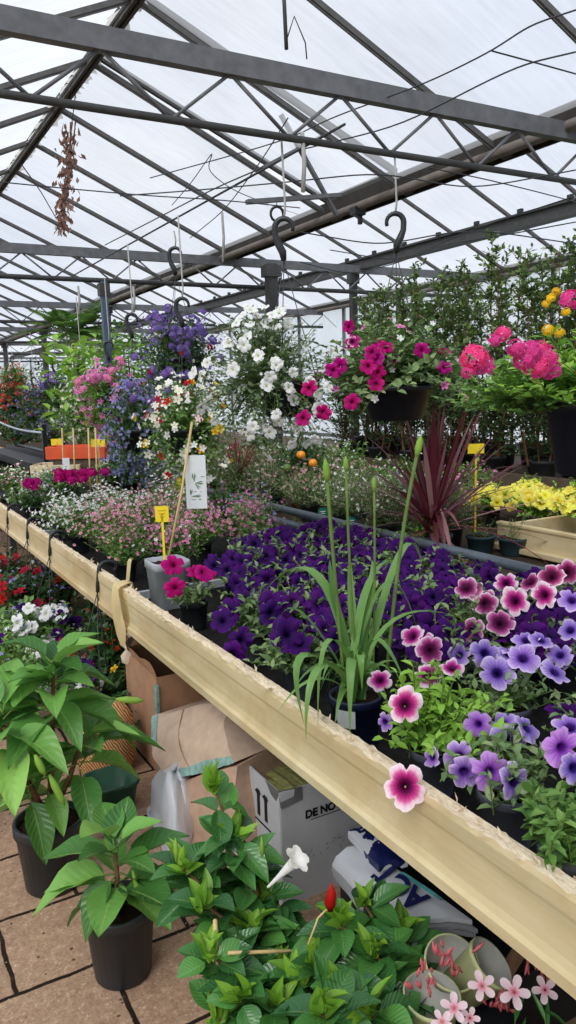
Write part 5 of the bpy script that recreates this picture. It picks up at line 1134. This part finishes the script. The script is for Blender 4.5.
# ------------------------------------------------------------------ floor plants
def leafy(t, rg, base, whorls, mats=('lf_big',), T=T_B, wid=.5):
    """stem with whorls of broad leaves; whorls = (z, n, L, elev0, elev1, x, y)"""
    m = MB()
    for z, n, L, e0, e1, x, y in whorls:
        az = rg.uniform(0, 6) + np.arange(n) * 2.4 + rg.normal(0, .2, n); el = np.radians(rg.uniform(e0, e1, n))
        D = np.stack([np.cos(az) * np.cos(el), np.sin(az) * np.cos(el), np.sin(el)], 1); p0 = np.array([x, y, z]) + np.stack([np.zeros(n), np.zeros(n), rg.uniform(-.05, .05, n)], 1)
        Ls = L * rg.uniform(.7, 1.12, n)
        for k in range(n):
            pt = p0[k] + D[k] * Ls[k] * .18; m.tube([p0[k], pt], .0028, 5, len(mats), False)
            m.leaves(T[rg.integers(len(T))], [pt], D[k], (0, 0, 1.), Ls[k], Ls[k] * wid * rg.uniform(.85, 1.15), rg.integers(len(mats)))
    return m
rg = np.random.default_rng(1)
b = np.array([.44, 2.44, 0])
t = thing('broad_leaved_plant', 'tall broad leaved plant in a black pot on the pavers, left of the small one', 'potted plant', tuple(b)); pot(t, .115, .235, G['pot_black'])
m = leafy(t, rg, b, [(.71, 9, .16, 20, 60, .05, 0), (.66, 9, .21, 0, 35, .045, 0), (.59, 9, .24, -15, 20, .04, 0), (.60, 6, .22, 10, 50, -.12, -.05), (.53, 6, .22, -20, 25, -.10, -.04), (.50, 7, .21, 5, 50, .12, -.04), (.44, 6, .22, -25, 20, .10, -.05), (.36, 6, .17, -20, 25, 0, -.02), (.31, 3, .22, -45, -15, -.06, -.02)], ('lf_big', 'lf_big', 'lf_big_dark'))
m.build('foliage', [G['lf_big'], G['lf_big'], G['lf_big_dark'], G['stem']], t, True)
for pts in ([(0, 0, .2), (.03, 0, .5), (.05, 0, .71)], [(0, 0, .22), (-.08, -.03, .45), (-.12, -.05, .6)], [(0, 0, .22), (.07, -.02, .36), (.12, -.04, .5)]):
    m = MB(); m.tube(pts, [.011, .009, .006], 8); m.build('stem', G['wood_stem'], t, True)
for px, py, L in ((130, 700, .09), (40, 765, .07), (57, 790, .11)):
    p = at(px, py, Y=2.2) - b; m = MB(); d = np.array([.3, -.2, -.9]) if py > 720 else np.array([.9, -.2, -.2]); m.tube([p - d * L / 2, p - d * L * .15, p + d * L * .25, p + d * L / 2], [.004, .011, .010, .002], 8); m.build('bud', G['lf_lime'], t, True)
rg = np.random.default_rng(2); b = np.array([.515, 1.93, 0])
t = thing('broad_leaved_plant', 'small broad leaved plant in a black pot on the pavers', 'potted plant', tuple(b)); pot(t, .1, .215, G['pot_black'])
m = leafy(t, rg, b, [(.36, 7, .15, 15, 60, 0, 0), (.31, 7, .19, -15, 25, 0, 0), (.26, 6, .2, -25, 10, 0, 0)], ('lf_big_dark', 'lf_big_dark', 'lf_big'), wid=.6); m.build('foliage', [G['lf_big_dark'], G['lf_big_dark'], G['lf_big'], G['stem']], t, True)
m = MB(); m.tube([(0, 0, .19), (0, 0, .36)], [.01, .006], 8); m.build('stem', G['wood_stem'], t, True)
m = MB(); m.tube([(.03, -.05, .33), (.035, -.06, .29), (.04, -.065, .26), (.04, -.07, .23)], [.003, .008, .008, .001], 8); m.build('bud', G['lf_lime'], t, True)
rg = np.random.default_rng(4); b = np.array([.10, 2.85, 0])
t = thing('broad_leaved_plant', 'broad leaved plant cut off by the left edge of the photo', 'potted plant', tuple(b)); pot(t, .115, .235, G['pot_black'])
m = leafy(t, rg, b, [(.66, 8, .18, -5, 45, .06, 0), (.58, 8, .2, -15, 25, .06, 0), (.46, 7, .2, -10, 30, .04, 0), (.34, 6, .2, -20, 30, 0, 0)], ('lf_big', 'lf_big_dark')); m.build('foliage', [G['lf_big'], G['lf_big_dark'], G['stem']], t, True)
m = MB(); m.tube([(0, 0, .2), (.04, 0, .45), (.06, 0, .66)], [.011, .009, .006], 8); m.build('stem', G['wood_stem'], t, True)

def mandevilla(b, label, seed, whorls, r=.13, h=.22):
    rg = np.random.default_rng(seed); t = thing('potted_mandevilla', label, 'mandevilla', tuple(b)); pot(t, r, h, G['terracotta'])
    TG = [T_leaf(7, 2, .3, dd, .85, .0) for dd in (.08, .2, .35)]
    m = MB(); st = MB()
    for x, y, z, n, L in whorls:
        st.tube([(x * .25, y * .25, h * .9), (x * .6 + .01, y * .6, (h + z) / 2), (x, y, z)], [.006, .005, .003], 6)
        tp = MB()
        for k in range(int(n * 1.8)):
            q = rg.uniform(0, 1) ** .7; c = np.array([x * (.4 + .6 * q), y * (.4 + .6 * q), h + (z - h) * q]); d = rdirs(rg, 1, -25, 45)[0]
            m.leaves(TG[rg.integers(3)], [c + d * .015], d, (0, 0, 1.) + rg.normal(0, .2, 3), L * rg.uniform(.85, 1.4), L * .68)
        for k in range(10):
            d = rdirs(rg, 1, 30, 88)[0]; tp.leaves(TG[rg.integers(2)], [np.array([x, y, z]) + rg.normal(0, .006, 3)], d, (0, 0, 1.) + rg.normal(0, .3, 3), L * rg.uniform(.4, .95), L * .33)
        tp.build('new_growth', G['lf_tip'], t, True)
    m.build('foliage', G['lf_gloss'], t, True); st.build('stems', G['wood_stem'], t, True)
    return t
mb_ = np.array([.80, 1.52, 0])
def rel(px, py, Y): return tuple(at(px, py, Y=Y) - mb_)
wl = [rel(214, 790, 1.70) + (16, .085), rel(235, 840, 1.62) + (18, .085), rel(185, 870, 1.66) + (16, .085), rel(205, 905, 1.55) + (18, .085), rel(250, 930, 1.5) + (18, .085), rel(265, 900, 1.58) + (16, .08), rel(210, 960, 1.42) + (16, .08), rel(280, 975, 1.42) + (18, .08), rel(240, 1000, 1.34) + (16, .08), rel(220, 1020, 1.36) + (14, .09), rel(275, 1010, 1.3) + (20, .09), rel(300, 985, 1.32) + (18, .09)]
t = mandevilla(mb_, 'bushy glossy mandevilla with a white trumpet flower, in a terracotta pot', 81, wl)
m = MB(); p = np.array(rel(268, 887, 1.45)); q_ = np.array(rel(292, 864, 1.40)); d = _n(q_ - p)
m.tube([p, p + (q_ - p) * .5, q_], [.003, .006, .012], 10, 0, False); xx = _n(np.cross(d, (0, 0, 1))); zz = np.cross(xx, d); a_ = np.arange(20) * 2 * PI / 20
lob = 1 - .3 * (1 - np.abs(np.cos(a_ * 2.5)))
m.grid([[q_ + d * dd + (xx * math.cos(x) + zz * math.sin(x)) * r_ * (l_ if r_ > .02 else 1) for x, l_ in zip(np.append(a_, a_[0]), np.append(lob, lob[0]))] for dd, r_ in ((0, .010), (.014, .014), (.022, .023), (.024, .034))]); m.build('trumpet_flower', plain('pure_white_petal', srgb(250, 250, 246), .5, .3, 0, .02, 8, .2), t, True)
m = MB(); p = np.array(rel(215, 920, 1.45)); m.tube([p, p + [0, 0, -.25]], .005, 6); m.tube([np.array(rel(228, 953, 1.40)), np.array(rel(320, 950, 1.40))], .004, 6); m.build('cane', G['cane'], t, True)
for px, py in ((176, 850), (262, 848)):
    p = np.array(rel(px, py, 1.55)); m = MB(); m.tube([p - [0, 0, .03], p, p + [0, 0, .03]], [.003, .007, .001], 8); m.build('bud', G['lf_lime'], t, True)
mb_ = np.array([1.02, 1.22, 0])
wl = [rel(365, 905, 1.32) + (16, .075), rel(340, 925, 1.3) + (16, .075), rel(400, 930, 1.3) + (16, .075), rel(375, 955, 1.24) + (18, .08), rel(315, 965, 1.3) + (16, .08), rel(345, 990, 1.2) + (18, .08), rel(395, 985, 1.22) + (16, .08), rel(320, 1015, 1.15) + (20, .09), rel(370, 1015, 1.12) + (18, .09)]
t = mandevilla(mb_, 'glossy mandevilla with a red bud, beside the one with the white trumpet', 82, wl, .12, .2)
p = np.array(rel(330, 903, 1.28)); m = MB(); m.tube([p + [0, 0, -.018], p, p + [.004, 0, .02], p + [.006, 0, .045]], [.006, .013, .010, .001], 10); m.build('red_bud', P['red'], t, True)
m = MB(); m.tube([np.array(rel(308, 945, 1.26)), np.array(rel(318, 918, 1.27)), np.array(rel(326, 910, 1.28)), p + [0, 0, -.015]], .0022, 6); m.build('bud_stalk', G['cane'], t, True)
# pink oleander at the bottom right
ol = np.array([1.03, .84, 0]); rg = np.random.default_rng(91); t = thing('potted_oleander', 'pale pink oleander in a pot at the bottom right corner', 'oleander', tuple(ol)); pot(t, .1, .18, G['pot_black']); m = MB()
shoots(m, rg, 26, .2, (20, 85), .08, 8, .085, .014, T_leaf(4, 1, .2, .15), (0, 0, .16), .03, .2, .002); m.build('foliage', [G['lf_gloss'], G['stem']], t, True)
for px, py, s in ((482, 986, .028), (514, 992, .031), (454, 1008, .027), (545, 990, .026), (442, 1022, .022), (470, 1018, .02)):
    p = at(px, py, Y=1.0 if px < 500 else .95) - ol; put('flower', STAR['palepink'], t, p, CAMD(p + ol, (.0, 0, .2)), s, px)
m = MB()
for i in range(60):
    px, py = ((450, 965), (540, 975), (425, 985), (500, 1010))[i % 4]; p = at(px + rg.normal(0, 10), py + rg.normal(0, 9), Y=1.05) - ol; d = np.array([rg.normal(0, .4), rg.normal(0, .4), 1]); m.tube([p, p + d * .012, p + d * .024], [.0015, .004, .0008], 5)
m.build('buds', plain('dusky_pink_bud', srgb(196, 96, 104), .5), t, True)['kind'] = 'stuff'

# ------------------------------------------------------------------ overhead odds and ends
rg = np.random.default_rng(41); p0 = at(78, 74, X=1.72); p1 = at(72, 122, X=1.72)
t = thing('dried_plant', 'dried brown plant hanging on a string from the ridge', 'dried plant', tuple(p0)); m = MB(); m.tube([(0, 0, 0), p1 - p0], .004, 5); m.build('string', G['wire'], t)
m = MB()
for i in range(260):
    f = rg.uniform(0, 1) ** .9; px = 70 - 8 * f + rg.normal(0, 5 * (1.1 - .6 * f)); p = at(px, 124 + 108 * f, X=1.72) - p0 + rg.normal(0, .02, 3); m.leaves(T_S, [p], (rg.normal(0, .5), rg.normal(0, .5), -1), rg.normal(size=3), .06, .03)
for i in range(7): a = at(72 + rg.normal(0, 2), 122, X=1.72) - p0; b = at(64 + rg.normal(0, 6), 215 + rg.normal(0, 12), X=1.72) - p0; m.tube([a, (a + b) / 2 + rg.normal(0, .02, 3), b], .004, 4, 0, False)
for px, py in ((56, 285), (66, 282), (52, 258), (60, 278)):
    pass
m.build('dry_leaves', G['dry'], t, True)
wires = [
    ('long wire rising to the right above the nearest truss', [(150, 178), (288, 140), (330, 118), (425, 84), (492, 51), (530, 25), (576, 10)], 2.95),
    ('wire branching off towards the right edge below the first wire', [(492, 51), (540, 64), (576, 74)], 2.95),
    ('wire sagging across the middle of the roof', [(120, 196), (200, 190), (290, 182), (380, 172), (470, 190), (576, 170)], 2.6),
    ('thin wire crossing from the second hook to the right edge', [(300, 150), (400, 126), (516, 66), (576, 52)], 2.8),
    ('drooping wire below the gutter beam', [(330, 250), (400, 262), (470, 230), (576, 196)], 2.5),
    ('thin wire left of the violet basket hook', [(105, 245), (150, 222), (215, 188), (262, 168)], 2.6),
    ('slack wire looping between the two right hooks', [(300, 262), (350, 275), (402, 262), (440, 245), (500, 236), (576, 222)], 2.45),
    ('long thin wire across the left of the roof', [(0, 182), (60, 188), (150, 196), (222, 200), (300, 208)], 2.7),
    ('thin diagonal wire from the ridge down to the right', [(22, 165), (40, 190), (56, 218)], 2.9),
    ('kinked wire looping under the roof left of the white strap', [(172, 205), (192, 182), (215, 148), (206, 170), (232, 190), (270, 205), (300, 215)], 3.2),
    ('thin straight wire slanting from the truss down to the left', [(288, 118), (262, 160), (225, 210), (190, 238)], 2.9),
    ('thin wire in front of the hedge below the dark beam', [(300, 232), (380, 246), (470, 228), (576, 244)], 2.35),
    ('dark twisted cable under the gutter at the right edge', [(430, 168), (480, 178), (530, 190), (576, 202)], 2.75),
]
for lb, pts, zz in wires:
    q = np.array([at(x, y, Z=zz) for x, y in pts]); n = len(q); u = np.linspace(0, n - 1, 6 * n); qq = np.stack([np.interp(u, np.arange(n), q[:, k]) for k in range(3)], 1)
    for _ in range(6): qq[1:-1] = (qq[:-2] + 2 * qq[1:-1] + qq[2:]) / 4
    m = MB(); m.tube(qq, .0035, 5); o = m.build('hanging_wire', G['wire'], None, True); tag(o, lb, 'wire')
for px, ya, yb, Y, lb in ((302, 132, 192, 3.165, 'short pale strap on the nearest truss above the white basket'), (222, 212, 262, 5.6, 'pale strap left of the square dark post'), (133, 286, 312, 7.7, 'pale strap above the blue grey post'), (78, 286, 314, 7.7, 'pale strap above the fern')):
    a, b = at(px, ya, Y=Y), at(px + 1, yb, Y=Y); m = MB(); m.tube([a, (a + b) / 2 + [.01, 0, 0], b], .010 if Y < 6 else .012, 6); o = m.build('roof_strap', G['strap'], None, True); tag(o, lb, 'strap')
p = at(283, 0, Y=2.9); m = MB(); m.tube([p + [0, 0, .15], p + [.005, 0, 0], p + [.01, 0, -.18]], .008, 6); m.tube([p + [.01, 0, -.15], p + [.05, 0, -.05], p + [.1, 0, -.14], p + [.105, 0, -.2]], .003, 5); o = m.build('hanging_cable', G['dark_steel'], None, True); tag(o, 'dark hanging cable end at the top of the photo', 'cable')
a = at(340, 215, Y=4.1); t = thing('hanging_clip', 'small black clip box on the pipe between the two right hooks', 'clip', tuple(at(358, 228, X=3.6) * [1, 1, 0] + [0, 0, 2.95])); m = MB(); m.box((0, 0, 0), (.1, .08, .06)); m.box((.02, 0, -.06), (.03, .03, .07)); m.build('clip_body', G['black'], t, False, (0, 0, 0), .004)
p = at(277, 214, X=3.3); t = thing('roof_pulley', 'small round pulley hanging above the gutter beam', 'pulley', tuple(p)); m = MB(); m.tube([np.array([.05 * math.cos(a), -.02 * math.cos(a), .06 * math.sin(a)]) for a in np.linspace(0, 2 * PI, 14)], .012, 6); m.build('wheel', G['black'], t, True); m = MB(); m.tube([(0, 0, .06), (0, 0, 3.13 - p[2] + .05)], .004, 5); m.build('pulley_cord', G['wire'], t)

# ------------------------------------------------------------------ light
w = bpy.data.worlds.new('overcast_sky'); bpy.context.scene.world = w; w.use_nodes = True; nt = w.node_tree; nt.nodes.clear()
out = nt.nodes.new('ShaderNodeOutputWorld'); bg = nt.nodes.new('ShaderNodeBackground'); tc = nt.nodes.new('ShaderNodeTexCoord'); nz = nt.nodes.new('ShaderNodeTexNoise'); rp = nt.nodes.new('ShaderNodeValToRGB')
nz.inputs['Scale'].default_value = 2.2; nz.inputs['Detail'].default_value = 5; nt.links.new(tc.outputs['Generated'], nz.inputs['Vector']); nt.links.new(nz.outputs['Fac'], rp.inputs[0])
rp.color_ramp.elements[0].position = .35; rp.color_ramp.elements[0].color = (.80, .86, .97, 1); rp.color_ramp.elements[1].position = .65; rp.color_ramp.elements[1].color = (.96, .98, 1.0, 1)
nt.links.new(rp.outputs[0], bg.inputs[0]); bg.inputs[1].default_value = 1.0; nt.links.new(bg.outputs[0], out.inputs[0])
sun = bpy.data.lights.new('hazy_sun', 'SUN'); sun.energy = 3.9; sun.angle = math.radians(35); sun.color = (1.0, .96, .88)
so = bpy.data.objects.new('hazy_sun', sun); C.objects.link(so); so.rotation_euler = Vector((.55, .42, -.72)).to_track_quat('-Z', 'Y').to_euler()
sc = bpy.context.scene
sc.view_settings.view_transform = 'Standard'; sc.view_settings.look = 'None'; sc.view_settings.gamma = 1; sc.view_settings.use_curve_mapping = False; sc.view_settings.exposure = 0.0
sc.cycles.use_denoising = True; sc.cycles.max_bounces = 8; sc.cycles.transparent_max_bounces = 12; sc.cycles.diffuse_bounces = 4
